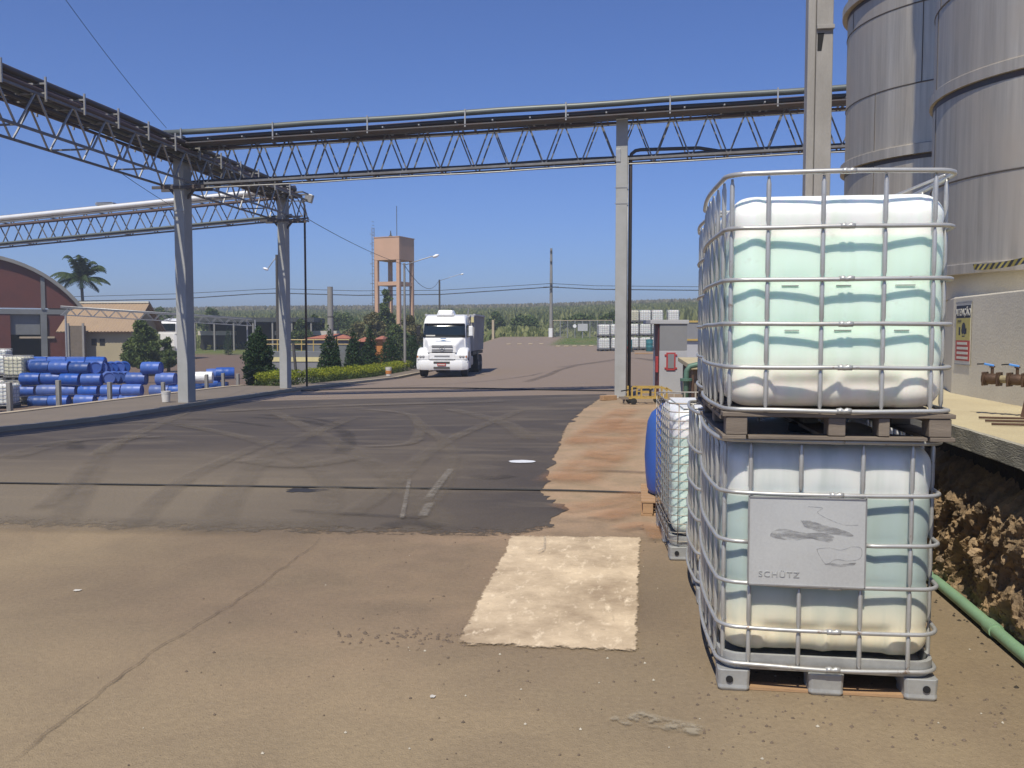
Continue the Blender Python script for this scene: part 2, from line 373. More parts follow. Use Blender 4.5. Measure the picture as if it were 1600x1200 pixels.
def apron_mat():
    m, nt, b, tc, ge = newmat('darker relaid asphalt')
    P = ge.outputs['Position']
    big = nz(nt, P, .3, 5, .6, .8); mid = nz(nt, P, 1.6, 6, .65); fine = nz(nt, P, 40, 4, .7)
    sw = nz(nt, scaled(nt, P, (.35, 1.2, 1)), .9, 6, .6, 1.2)
    c = mixc(nt, ramp(nt, big, [(.35, 0), (.68, 1)]), (.058, .048, .043), (.088, .071, .056))
    c = mixc(nt, ramp(nt, sw, [(.5, 0), (.72, .75)]), c, (.15, .122, .09))
    c = mixc(nt, ramp(nt, mid, [(.5, 0), (.8, .5)]), c, (.056, .049, .045))
    sep = nt.nodes.new('ShaderNodeSeparateXYZ'); nt.links.new(P, sep.inputs[0])
    lf = mth(nt, 'MULTIPLY', mth(nt, 'SUBTRACT', mth(nt, 'MULTIPLY', sep.outputs[0], -1), 1.2), .33, True)
    nf = mth(nt, 'MULTIPLY', mth(nt, 'SUBTRACT', 12.5, sep.outputs[1]), .25, True)
    c = mixc(nt, mth(nt, 'MULTIPLY', mth(nt, 'MULTIPLY', lf, nf), .75), c, (.20, .162, .112))
    c = mixc(nt, .5, c, mixc(nt, fine, (.2, .2, .2), (1, 1, 1)), 'OVERLAY')
    nt.links.new(c, b.inputs['Base Color']); b.inputs['Roughness'].default_value = .8; b.inputs['Specular IOR Level'].default_value = .3
    bump(nt, b, fine, .5, .01); edge_alpha(nt, b, tc, P, 0, 50, 11, 0); return m
M['apron'] = apron_mat()
def patch_mat():
    m, nt, b, tc, ge = newmat('pale cement patch')
    P = ge.outputs['Position']
    n1 = nz(nt, P, 1.6, 8, .72, 0); n2 = nz(nt, scaled(nt, P, (2.5, 1, 1)), 6, 5, .7); n3 = nz(nt, P, 50, 3)
    c = mixc(nt, ramp(nt, n1, [(.34, 0), (.66, 1)]), (.33, .245, .16), (.68, .54, .37))
    c = mixc(nt, ramp(nt, n2, [(.55, 0), (.72, .8)]), c, (.84, .70, .51))
    c = mixc(nt, ramp(nt, n2, [(.26, .7), (.38, 0)]), c, (.26, .20, .13))
    nt.links.new(c, b.inputs['Base Color']); b.inputs['Roughness'].default_value = .9; bump(nt, b, n3, .3, .006); edge_alpha(nt, b, tc, P, 22, 22, 22, 22); return m
M['patch'] = patch_mat()
def mark_mat(name, col, strength, sc=6, lo=.35, hi=.65, rough=.85):    # worn film: soft at its edges (UV) and broken by noise
    m, nt, b, tc, ge = newmat(name)
    sep = nt.nodes.new('ShaderNodeSeparateXYZ'); nt.links.new(tc.outputs['UV'], sep.inputs[0])
    e = mth(nt, 'MULTIPLY', mth(nt, 'SUBTRACT', 1, mth(nt, 'ABSOLUTE', mth(nt, 'SUBTRACT', mth(nt, 'MULTIPLY', sep.outputs[0], 2), 1))), 2, True)
    e2 = mth(nt, 'MULTIPLY', mth(nt, 'SUBTRACT', 1, mth(nt, 'ABSOLUTE', mth(nt, 'SUBTRACT', mth(nt, 'MULTIPLY', sep.outputs[1], 2), 1))), 5, True)
    n = ramp(nt, nz(nt, ge.outputs['Position'], sc, 6, .7), [(lo, .1), (hi, 1)])
    f = mth(nt, 'MULTIPLY', mth(nt, 'MULTIPLY', mth(nt, 'MULTIPLY', e, e2), n), strength)
    b.inputs['Base Color'].default_value = (*col, 1); b.inputs['Roughness'].default_value = rough
    nt.links.new(f, b.inputs['Alpha']); return m
M['mk_dark'] = mark_mat('tyre rubber marks', (.035, .03, .028), .42, 1.5, .3, .7)
M['mk_light'] = mark_mat('pale dust tracks', (.20, .165, .125), .45, .8, .3, .65)
M['mk_white'] = mark_mat('scuffed pale streak', (.30, .27, .23), .6, 14)
M['mk_orange'] = mark_mat('orange soil film', (.43, .215, .10), .5, 1.4)
M['mk_line'] = mark_mat('faded road line', (.40, .38, .35), .6, 8)
M['mk_spill'] = mark_mat('dried cement film', (.34, .29, .21), .8, 16, .44, .6)
M['mk_lime'] = mark_mat('lime splash film', (.42, .38, .31), .8, 16, .42, .56)
def leaf_mat(name, stops, rough=.6, sc=.8, transl=.25):
    m, nt, b, tc, ge = newmat(name)
    a = nt.nodes.new('ShaderNodeAttribute'); a.attribute_name = 'shade'
    n = nz(nt, ge.outputs['Position'], sc, 3)
    f = mth(nt, 'ADD', mth(nt, 'MULTIPLY', a.outputs['Fac'], .55), mth(nt, 'MULTIPLY', n, .45))
    c = ramp(nt, f, stops); nt.links.new(c, b.inputs['Base Color']); b.inputs['Roughness'].default_value = rough; b.inputs['Specular IOR Level'].default_value = .25
    tr = nt.nodes.new('ShaderNodeBsdfTranslucent'); nt.links.new(c, tr.inputs[0])
    mx = nt.nodes.new('ShaderNodeMixShader'); mx.inputs[0].default_value = transl
    nt.links.new(b.outputs[0], mx.inputs[1]); nt.links.new(tr.outputs[0], mx.inputs[2])
    nt.links.new(mx.outputs[0], nt.nodes['Material Output'].inputs[0]); return m
M['cypress'] = leaf_mat('cypress foliage', [(.25, (.012, .034, .012)), (.7, (.04, .08, .024))])
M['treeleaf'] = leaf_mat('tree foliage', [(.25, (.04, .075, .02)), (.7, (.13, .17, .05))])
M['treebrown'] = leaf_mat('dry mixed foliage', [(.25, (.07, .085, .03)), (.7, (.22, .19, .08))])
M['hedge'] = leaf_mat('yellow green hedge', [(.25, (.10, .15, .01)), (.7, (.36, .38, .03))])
M['cane'] = leaf_mat('cane leaves', [(.25, (.10, .128, .045)), (.7, (.25, .26, .095))], sc=.05)
M['canedry'] = leaf_mat('flowering cane', [(.25, (.20, .19, .11)), (.7, (.33, .29, .19))], sc=.05)
M['weed'] = leaf_mat('bank weeds', [(.25, (.14, .175, .06)), (.7, (.31, .32, .13))], sc=.2)
M['palm'] = leaf_mat('palm leaflets', [(.25, (.02, .045, .015)), (.7, (.07, .10, .04))])
# ================================================================== GROUND
def axis(parts):
    out = []
    for a, b, st in parts:
        n = max(1, round((b - a) / st)); out += [a + (b - a) * i / n for i in range(n)]
    return out + [parts[-1][1]]
XS = axis([(-1500, -300, 100), (-300, -60, 12), (-60, -20, 2.5), (-20, -14, .4), (-14, 8, .5), (8, 40, 2.5), (40, 300, 12), (300, 1500, 100)])
YS = axis([(-40, -4, 3), (-4, 24, .4), (24, 60, .8), (60, 120, 2), (120, 440, 8), (440, 900, 40), (900, 1500, 150)])
nx, ny = len(XS), len(YS)
vs = [(x, y, T(x, y)) for y in YS for x in XS]
fs = [(j*nx+i, j*nx+i+1, (j+1)*nx+i+1, (j+1)*nx+i) for j in range(ny-1) for i in range(nx-1)]
me = bpy.data.meshes.new('ground'); me.from_pydata(vs, [], fs); me.materials.append(M['ground'])
me.polygons.foreach_set('use_smooth', [True]*len(me.polygons))
def attr(me, name, fn):
    a = me.attributes.new(name, 'FLOAT', 'POINT'); a.data.foreach_set('value', [float(fn(v[0], v[1])) for v in vs])
attr(me, 'far', lambda x, y: ss(y, 20, 25) * (1 - ss(-x, 15.4, 16)))
attr(me, 'dirt', lambda x, y: .85*ss(x, -2.0, -.9)*(1-ss(x, 1.5, 2.2))*ss(y, 5.6, 8)*(1-ss(y, 19, 24)) + .22*ss(x, -4, -1.5)*(1-ss(x, -1, 0))*ss(y, 3, 4.5)*(1-ss(y, 6, 9)) + .04)
attr(me, 'stain', lambda x, y: max(.8*ss(x, -4.6, -2.6)*(1-ss(x, -.1, .9))*ss(y, 3.6, 5.0)*(1-ss(y, 7.4, 8.2)), .35*ss(x, -.9, .1)*(1-ss(x, 2, 3))*ss(y, 3.2, 4.2)*(1-ss(y, 6, 7))))
attr(me, 'earth', lambda x, y: ss(-x, 15.5, 16.2)*(1-ss(y, 88, 96)))
attr(me, 'grass', lambda x, y: max(ss(y, 101, 105), ss(x, -9, -7.6)*ss(y, 84, 88), ss(x, -3.5, -2.2)*ss(y, 80, 82), ss(-x, 22, 24)*ss(y, 86, 90)))
ground = link('ground', me); tag(ground, 'brown dusty asphalt yard running out to the green hill', kind='structure')

def sheet(name, rows, mat, dz, label=None, uv=True, parent=None):     # rows of points draped on the ground
    vs_, fs_, uvs = [], [], []
    n = len(rows[0])
    for r in rows:
        for p in r: vs_.append((p[0], p[1], T(p[0], p[1]) + dz))
    for j in range(len(rows)-1):
        for i in range(n-1): fs_.append((j*n+i, j*n+i+1, (j+1)*n+i+1, (j+1)*n+i))
    me = bpy.data.meshes.new(name); me.from_pydata(vs_, [], fs_); me.materials.append(mat)
    if uv:
        ul = me.uv_layers.new(name='UVMap')
        for poly in me.polygons:
            for li in poly.loop_indices:
                vi = me.loops[li].vertex_index; j, i = divmod(vi, n)
                ul.data[li].uv = (i/(n-1), j/(len(rows)-1))
    me.polygons.foreach_set('use_smooth', [True]*len(me.polygons))
    ob = link(name, me, parent); tag(ob, label, kind='structure'); return ob
def nzv(x, y, s, k=0): return noise.noise(Vector((x*s, y*s, k)))
# darker relaid asphalt
near = [G(px, py) for px, py in ((-420, 806), (0, 823), (300, 830), (560, 836), (700, 838), (797, 840), (866, 826))]
right = [G(px, py) for px, py in ((866, 826), (880, 790), (852, 765), (865, 725), (876, 695), (886, 665), (912, 640), (938, 622), (955, 612))]
def near_y(x):
    t = [(p.x, p.y) for p in near]; return interp(x, t) + .07*nzv(x, 0, 3) + .03*nzv(x, 0, 11)
def right_x(y):
    t = [(p.y, p.x) for p in right]; return interp(y, sorted(t)) + .12*nzv(0, y, 2.2) + .06*nzv(0, y, 7)
rows = []
yn0 = near[-1].y
for j in range(141):
    v = (j/140)**1.3; row = []
    for i in range(90):
        u = (i/89)
        # x between kerb and right edge, y between near edge and the far cable line
        yf = 24.3
        y = lerp(yn0, yf, v); xr = right_x(y); x = lerp(-11.75, xr, 1-(1-u)**1.6)
        y2 = lerp(near_y(x), yf, v)
        row.append((x, y2))
    rows.append(row)
sheet('dark_asphalt', rows, M['apron'], .004, 'darker relaid asphalt covering the middle of the yard')
# cement patch
A, B, C_, D_ = [G(*p) for p in ((712, 1010), (996, 1022), (1001, 840), (800, 838))]
rows = []
for j in range(91):
    v = j/90; row = []
    for i in range(91):
        u = i/90
        a = A.lerp(B, u); b = D_.lerp(C_, u); p = a.lerp(b, v)
        ex = .02*nzv(p.x, p.y, 2.0)
        ey = .015*nzv(p.x, p.y, 2.0, 3)
        row.append((p.x + ex, p.y + ey))
    rows.append(row)
sheet('cement_patch', rows, M['patch'], .009, 'pale rectangular cement patch set in the brown asphalt')
# long strips: tyre marks, dust tracks, crack, road line
def catmull(pts, n=8):
    out = []
    P = [pts[0]] + list(pts) + [pts[-1]]
    for i in range(1, len(P)-2):
        for k in range(n):
            t = k/n; a, b, c, d = P[i-1], P[i], P[i+1], P[i+2]
            out.append(tuple(.5*((2*b[q])+(-a[q]+c[q])*t+(2*a[q]-5*b[q]+4*c[q]-d[q])*t*t+(-a[q]+3*b[q]-3*c[q]+d[q])*t**3) for q in range(2)))
    out.append(tuple(pts[-1][:2])); return out
def strip(name, pix, w, mat, dz, lab=None, wig=0, world=False):
    pts = [(p[0], p[1]) for p in (pix if world else [G(*q) for q in pix])]; cp = catmull(pts, 14); rows_ = []
    for i, p in enumerate(cp):
        a = Vector(cp[max(0, i-1)]); b = Vector(cp[min(len(cp)-1, i+1)]); d = (b-a)
        if d.length < 1e-6: continue
        d.normalize(); nr = Vector((-d.y, d.x))
        q = Vector(p[:2]) + nr*wig*(nzv(p[0], p[1], 2.5, 1) + .5*nzv(p[0], p[1], 9, 2))
        ww = w if not wig else w*(.7 + .9*abs(nzv(p[0], p[1], 6, 4)))
        rows_.append([tuple(q + nr*ww*(k/4-.5)) for k in range(5)])
    return sheet(name, rows_, mat, dz, lab)
# irregular flat blobs on the ground
def blob(name, px, py, rx, ry, mat, dz=.012, seed=0, lab=None, rag=.35):
    c = G(px, py); n = 40; vs_ = [(c.x, c.y, T(c.x, c.y)+dz)]
    for k in range(n):
        t = 2*pi*k/n; q = 1 + rag*noise.noise(Vector((cos(t)*1.7, sin(t)*1.7, seed))) + rag*.6*noise.noise(Vector((cos(t)*5, sin(t)*5, seed)))
        x = c.x+rx*q*cos(t); y = c.y+ry*q*sin(t); vs_.append((x, y, T(x, y)+dz))
    fs_ = [(0, 1+k, 1+(k+1) % n) for k in range(n)]
    me = bpy.data.meshes.new(name); me.from_pydata(vs_, [], fs_); me.materials.append(mat); ob = link(name, me); tag(ob, lab, kind='structure'); return ob
M['blotch'] = simple('dry cement spill', (.36, .30, .21), .9, 0, .3, 14, c2=(.25, .20, .14), bmp=.3)
M['blotchw'] = simple('lime splash', (.60, .56, .50), .9, 0, .3, 14)
blob('lime_splash', 121, 924, .022, .022, M['blotchw'], seed=7, rag=.5, dz=.006)
blob('lime_splash', 676, 1090, .014, .014, M['blotchw'], seed=8, rag=.5, dz=.006)
blob('white_paint_spot', 815, 722.5, .165, .13, M['white'], seed=9, rag=.12, lab='white oval paint spot on the dark asphalt')
blob('oil_stain', 476, 767, .20, .13, M['gutter'], seed=11, dz=.0075, rag=.6)
strip('oil_stain', [(738, 744), (768, 748), (800, 744)], .30, M['mk_dark'], .0100)
strip('oil_stain', [(910, 737), (965, 738), (1012, 740)], .25, M['mk_dark'], .0102)
Z = .0125
strip('cement_spill', [(985, 1118), (1020, 1130), (1055, 1138), (1100, 1146)], .13, M['mk_spill'], .0115, 'flat dry cement spill on the asphalt near the cement patch')
strip('cement_spill', [(955, 1124), (975, 1132), (985, 1136)], .05, M['mk_spill'], .0118)
strip('dust_track', [(-300, 812), (0, 818), (250, 822), (520, 826)], .75, M['mk_light'], .0122)
for pts, w in (([(150, 662), (260, 662), (320, 672)], .3), ([(200, 655), (330, 657), (430, 668)], .22),
               ([(380, 652), (470, 658), (530, 672), (545, 690), (528, 712)], .30), ([(400, 648), (490, 655), (540, 668)], .2),
               ([(60, 700), (110, 690), (120, 705)], .3), ([(820, 598), (870, 580), (900, 572)], .5), ([(600, 606), (760, 596), (850, 582)], .35), ([(870, 575), (980, 560), (1040, 566)], 1.0),
               ([(450, 800), (560, 806), (660, 812)], .12), ([(600, 826), (640, 818), (690, 826)], .25)):
    strip('tyre_mark', pts, w, M['mk_dark'], Z); Z += .0007
for pts, w in (([(90, 830), (145, 740), (190, 690), (300, 640)], .34), ([(200, 830), (300, 745), (440, 685)], .30), ([(330, 835), (365, 770), (440, 700), (560, 650)], .4),
               ([(420, 640), (520, 690), (620, 755), (700, 832)], .36), ([(500, 835), (512, 780), (500, 740), (400, 690), (250, 660)], .34), ([(540, 810), (600, 770), (700, 690), (820, 640)], .3),
               ([(650, 660), (700, 700), (690, 760), (640, 815)], .28), ([(0, 720), (120, 690), (260, 684)], .5), ([(700, 640), (780, 660), (830, 690)], .4), ([(60, 800), (110, 760), (170, 700), (230, 680)], .28),
               ([(560, 640), (640, 650), (650, 690), (560, 700)], .26), ([(330, 645), (520, 636), (800, 628)], .7), ([(380, 720), (470, 730), (560, 715)], .5)):
    strip('dust_track', pts, w, M['mk_light'], Z); Z += .0007
for pts, w in (([(640, 752), (634, 785), (628, 815)], .05), ([(706, 735), (690, 755), (668, 785)], .10), ([(672, 790), (660, 812)], .10), ([(840, 868), (850, 862), (851, 843)], .02)):
    strip('pale_scuff', pts, w, M['mk_white'], Z); Z += .0007
for pts, w in (([(900, 700), (950, 660), (985, 640)], .7), ([(880, 760), (960, 700), (990, 655)], .8), ([(870, 800), (950, 788), (1010, 775)], .45), ([(930, 815), (985, 800), (1015, 790)], .4), ([(960, 832), (1010, 826), (1035, 850)], .22)):
    strip('orange_soil_streak', pts, w, M['mk_orange'], Z); Z += .0007
strip('road_line', [(330, 625), (560, 620), (640, 617), (700, 614)], .10, M['mk_line'], Z); Z += .001
strip('road_line', [(900, 600), (922, 598)], .1, M['mk_line'], Z, world=False); Z += .001
M['crack'] = simple('crack shadow', (.05, .038, .028), .95, 0, .4, 20)
M['mk_crack'] = mark_mat('asphalt crack', (.10, .072, .05), .5, 7, .32, .62)
strip('asphalt_crack', [(508, 838), (470, 868), (440, 890), (400, 920), (340, 960), (300, 985), (240, 1020), (120, 1110), (60, 1160), (10, 1200)], .020, M['mk_crack'], .010, 'long diagonal crack across the near asphalt', wig=.03)
# gutter, pavement, kerbs
strip('gutter', [(-11.78, y) for y in range(-2, 50, 3)], .16, M['gutter'], .0085, 'dark gutter at the foot of the kerb', world=True).data.materials[0] = simple('gutter asphalt', (.04, .036, .034), .8, 0, .4, 3)
def ribbon(name, x0, x1, y0, y1, h, mat, lab):
    m = MB(); n = int((y1-y0)/.8); rings = []
    for j in range(n+1):
        y = y0+(y1-y0)*j/n; z = T(max(x0, -15.3), y)
        zz = T(-12, y)+h
        rings.append([(x0, y, zz-.5), (x0, y, zz), (x1, y, zz), (x1, y, T(-11.85, y)-.1)])
    vv = [p for r in rings for p in r]
    ff = [(j*4+k, j*4+k+1, (j+1)*4+k+1, (j+1)*4+k) for j in range(n) for k in range(3)] + [(3, 2, 1, 0), tuple(n*4+k for k in range(4))]
    m.add(vv, [f[::-1] for f in ff]); ob = m.build(name, mat, recalc=True); tag(ob, lab, kind='structure'); return ob
ribbon('pavement', -14.6, -12.03, -3, 31.6, .085, M['pave'], 'raised concrete pavement along the left side of the yard')
ribbon('kerb', -12.03, -11.85, -3, 52, .10, M['kerb'], 'pale kerb between the yard and the pavement')
ribbon('kerb', -14.85, -14.6, -3, 31.6, .11, M['kerb'], 'pale coping on the outer edge of the pavement')
ribbon('pavement', -13.1, -12.03, 31.62, 52, .08, M['pave'], 'narrow pavement strip in front of the low hedge')
# loose stones
random.seed(3)
m = MB()
def pebble(m, c, s):
    a = random.random()*6; vv = []
    for k in range(5): vv.append((c.x+s*cos(a+k*1.257)*random.uniform(.7, 1.2), c.y+s*sin(a+k*1.257)*random.uniform(.7, 1.2), c.z-.002))
    vv.append((c.x, c.y, c.z+s*random.uniform(.4, .8)))
    m.add(vv, [(k, (k+1) % 5, 5) for k in range(5)])
for i in range(260):
    x = random.gauss(-.1, 1.1); y = random.uniform(2.6, 7); pebble(m, Vector((x, y, T(x, y)+.004)), random.choice((.004, .005, .007, .009)))
for i in range(90):
    px = random.gauss(650, 60); py = random.gauss(996, 8); c = G(px, py); pebble(m, c + Vector((0, 0, .003)), random.uniform(.005, .016))
for i in range(120):
    px = random.uniform(1080, 1600); py = random.gauss(1110, 40); c = G(px, py); pebble(m, c + Vector((0, 0, .003)), random.uniform(.004, .010))
tag(m.build('gravel', simple('loose stones', (.19, .14, .10), .9, 0, .6, 12, c2=(.05, .04, .03))), 'loose small stones scattered over the near asphalt', 'gravel', kind='stuff')
m = MB()
for i in range(70):
    x = random.gauss(.1, .9); y = random.uniform(2.6, 6.5); pebble(m, Vector((x, y, T(x, y)+.004)), random.choice((.004, .006, .008)))
tag(m.build('pale_chips', simple('pale chips', (.5, .45, .36), .9, 0, .3, 12)), 'pale chips and flakes scattered over the near asphalt', 'gravel', kind='stuff')
# cables lying across the yard
def cable(px, r, lab, dz=0):
    pts = catmull([(p.x, p.y) for p in [G(*q) for q in px]], 10); 
    P = [(x, y + .01*nzv(x, y, 1.3), T(x, y)+r+.006+dz) for x, y in pts]
    tag(MB().tube(P, r, 6).build('ground_cable', M['black'], smooth=True), lab, 'cable')
cable([(-500, 753), (-200, 755), (0, 757), (300, 761), (600, 765), (850, 768), (1013, 773)], .010, 'black cable lying across the yard nearest to the camera')
cable([(470, 612), (560, 608.5), (700, 607.5), (860, 610.5), (985, 612.5)], .022, 'black cable lying across the yard at the foot of the right column')

# ================================================================== CONTAINERS (caged tanks)
def rr(w, d, rc, n=6, bulge=0.0, seg=5):     # rounded rectangle, optional bowed sides
    hw, hd = w/2, d/2; out = []
    C4 = [(hw-rc, -hd+rc, -pi/2), (hw-rc, hd-rc, 0), (-hw+rc, hd-rc, pi/2), (-hw+rc, -hd+rc, pi)]
    for ci, (cx, cy, a0) in enumerate(C4):
        for k in range(n+1):
            a = a0 + (pi/2)*k/n; out.append((cx+rc*cos(a), cy+rc*sin(a)))
        nx_, ny_, a1 = C4[(ci+1) % 4]; p = out[-1]; q = (nx_+rc*cos(a1), ny_+rc*sin(a1))
        nn = Vector((q[1]-p[1], -(q[0]-p[0]))).normalized()
        for k in range(1, seg):
            t = k/seg; b = bulge*sin(pi*t)
            out.append((lerp(p[0], q[0], t)+nn.x*b, lerp(p[1], q[1], t)+nn.y*b))
    return out
def bottle_mesh(w, d, z0, z1, rings, px_, py_, fine=True, amp=.009):
    n = 10 if fine else 4; seg = 28 if fine else 4; nz_ = 72 if fine else 10
    base = rr(w, d, .13, n, 0, seg); N = len(base)
    nrm = []
    for i in range(N):
        a = Vector(base[i-1]); b = Vector(base[(i+1) % N]); t = (b-a).normalized(); nrm.append(Vector((t.y, -t.x)))
    def cellf(x, marks):
        for a, b in zip(marks, marks[1:]):
            if a <= x <= b: f = (x-a)/(b-a); return max(0, 1-abs(2*f-1)**3.2)
        return 0
    rb = .085; vs_, fs_ = [], []
    mx = [-w/2-.02] + px_ + [w/2+.02]; my = [-d/2-.02] + py_ + [d/2+.02]
    zs = [z0 + (z1-z0)*(.5-.5*cos(pi*i/nz_))**.85 for i in range(nz_+1)]
    for z in zs:
        h0 = z-z0; h1 = z1-z; ins = 0
        if h0 < rb: ins = rb - sqrt(max(0, rb*rb-(rb-h0)**2))
        if h1 < rb*1.15: ins = max(ins, (rb*1.15) - sqrt(max(0, (rb*1.15)**2-(rb*1.15-h1)**2)))
        fz = cellf(z, [z0-.01]+rings+[z1+.01])
        for i in range(N):
            p = Vector(base[i]); nn = nrm[i]
            if abs(nn.y) > .9: fx = cellf(p.x, mx)
            elif abs(nn.x) > .9: fx = cellf(p.y, my)
            else: fx = .8
            dsp = amp*(fx*fz) - amp*.9 + .006*noise.noise(Vector((p.x*4, p.y*4, z*4)))
            if fine and h0 < .16 and abs(nn.y) > .9:      # scooped feet corners
                e = w/2-abs(p.x)
                dsp -= .022*ss(.16-h0, 0, .06)*ss(e, .17, .20)*(1-ss(e, .40, .46))
            q = p + nn*(dsp-ins); vs_.append((q.x, q.y, z))
    for j in range(len(zs)-1):
        for i in range(N):
            k = (i+1) % N; fs_.append((j*N+i, j*N+k, (j+1)*N+k, (j+1)*N+i))
    # lids
    for (off, z, sgn) in (((len(zs)-1)*N, z1, 1), (0, z0, -1)):
        prev = off
        for s_, dz in ((.8, .006), (.55, .002), (.25, -.004)):
            o = len(vs_)
            for i in range(N):
                x, y, _ = vs_[off+i]; vs_.append((x*s_, y*s_, z+dz*sgn))
            for i in range(N):
                k = (i+1) % N
                f = (prev+i, prev+k, o+k, o+i); fs_.append(f if sgn > 0 else f[::-1])
            prev = o
        f = tuple(prev+i for i in range(N)); fs_.append(f if sgn > 0 else f[::-1])
    return vs_, fs_
def build_pallet_metal(root, w, d):
    m = MB(); pts = rr(w-.02, d-.02, .09, 5)
    m.lathe([(0.001, .105)], 3, cap=False) if False else None
    n = len(pts)
    vv = [(x*.985, y*.985, .10) for x, y in pts] + [(x, y, .118) for x, y in pts] + [(x, y, .17) for x, y in pts] + [(x*.972, y*.976, .172) for x, y in pts] + [(x*.96, y*.965, .125) for x, y in pts]
    ff = [(a*n+i, a*n+(i+1) % n, (a+1)*n+(i+1) % n, (a+1)*n+i) for a in range(4) for i in range(n)] + [tuple(range(n))[::-1], tuple(4*n+i for i in range(n))]
    m.add(vv, ff); m.build('tray', M['feet'], root, auto=40)
    fm = {}
    for ix in (-1, 0, 1):
        for iy in (-1, 0, 1):
            fw = .07 if ix else .075
            cx = ix*(w/2-fw-.005); cy = iy*(d/2-.07-.005)
            poly = [(-fw, -.06), (-fw+.012, -.072), (fw-.012, -.072), (fw, -.06), (fw, .06), (fw-.012, .072), (-fw+.012, .072), (-fw, .06)]
            q = MB()
            nn = len(poly)
            for zi, (zz, sc) in enumerate(((.0, .9), (.012, 1.0), (.03, .97), (.098, 1.02))): q.v += [(cx+x*sc, cy+y*sc, zz) for x, y in poly]
            q.f += [(a*nn+i, a*nn+(i+1) % nn, (a+1)*nn+(i+1) % nn, (a+1)*nn+i) for a in range(3) for i in range(nn)] + [tuple(range(nn))[::-1], tuple(3*nn+i for i in range(nn))]
            fo = q.build('foot', M['feet'], root, bevel=.004)
            if iy == -1 and ix:
                MB().lathe([(.001, -.003), (.016, -.003), (.016, .002)], 14, m=Matrix.Translation((cx-.02*ix*-1, cy-.0755, .055)) @ Matrix.Rotation(pi/2, 4, 'X')).build('hole', M['dark'], fo)
    for ix in (-1, 1):
        MB().box(ix*(w/2-.075)-.04, -d/2+.01, .001, ix*(w/2-.075)+.04, d/2-.01, .011).build('runner', M['feet'], root)
    for iy in (-1, 1):
        MB().box(-w/2+.12, iy*(d/2-.06)-.035, .002, w/2-.12, iy*(d/2-.06)+.035, .014).build('runner', M['woodnew'], root)
def build_pallet_wood(root, w, d, h=.125, mat='wood'):
    W_, D2 = w+.03, d+.02
    nb = 7
    for i in range(nb):          # top boards run front to back edge, laid across
        y0 = -D2/2 + i*(D2-.10)/(nb-1)
        MB().box(-W_/2, y0, h-.02, W_/2, y0+.098, h-.001).build('board', M[mat], root, bevel=.003)
    for ix in (-1, 0, 1):
        MB().box(ix*(W_/2-.05)-.05, -D2/2+.10, h-.04, ix*(W_/2-.05)+.05, D2/2-.1, h-.0215).build('stringer', M[mat], root, bevel=.002)
        MB().box(ix*(W_/2-.05)-.05, -D2/2+(.002 if ix else .1), 0.001, ix*(W_/2-.05)+.05, D2/2-.002, .018).build('board', M[mat], root, bevel=.002)
        if ix == 0:
            MB().box(-W_/2+.11, -D2/2+.004, .002, W_/2-.11, -D2/2+.09, .0165).build('board', M[mat], root, bevel=.002)
        for iy in (-1, 0, 1):
            ww = .035 if ix == 0 else .045
            MB().box(ix*(W_/2-.06)-ww, iy*(D2/2-.055)-.05, .0195, ix*(W_/2-.06)+ww, iy*(D2/2-.055)+.05, h-.0415 if False else h-.0215-.0205*(iy == 0)).build('block', M[mat], root, bevel=.004)
        if ix == 0:
            MB().box(.17, -D2/2+.005, .0195, .215, -D2/2+.11, h-.0215).build('block', M[mat], root, bevel=.004)
def cap_and_valve(root, d, z0, z1, capmat='cap'):
    MB().lathe([(.078, z1-.02), (.085, z1), (.085, z1+.035), (.07, z1+.042)], 20).build('filler_cap', M[capmat], root, auto=40)
    q = MB(); q.lathe([(.035, 0), (.035, .06), (.045, .06), (.045, .09)], 14, m=Matrix.Translation((0, d/2-.06, z0+.05)) @ Matrix.Rotation(-pi/2, 4, 'X')); q.build('outlet_valve', M['blue'], root, auto=40)
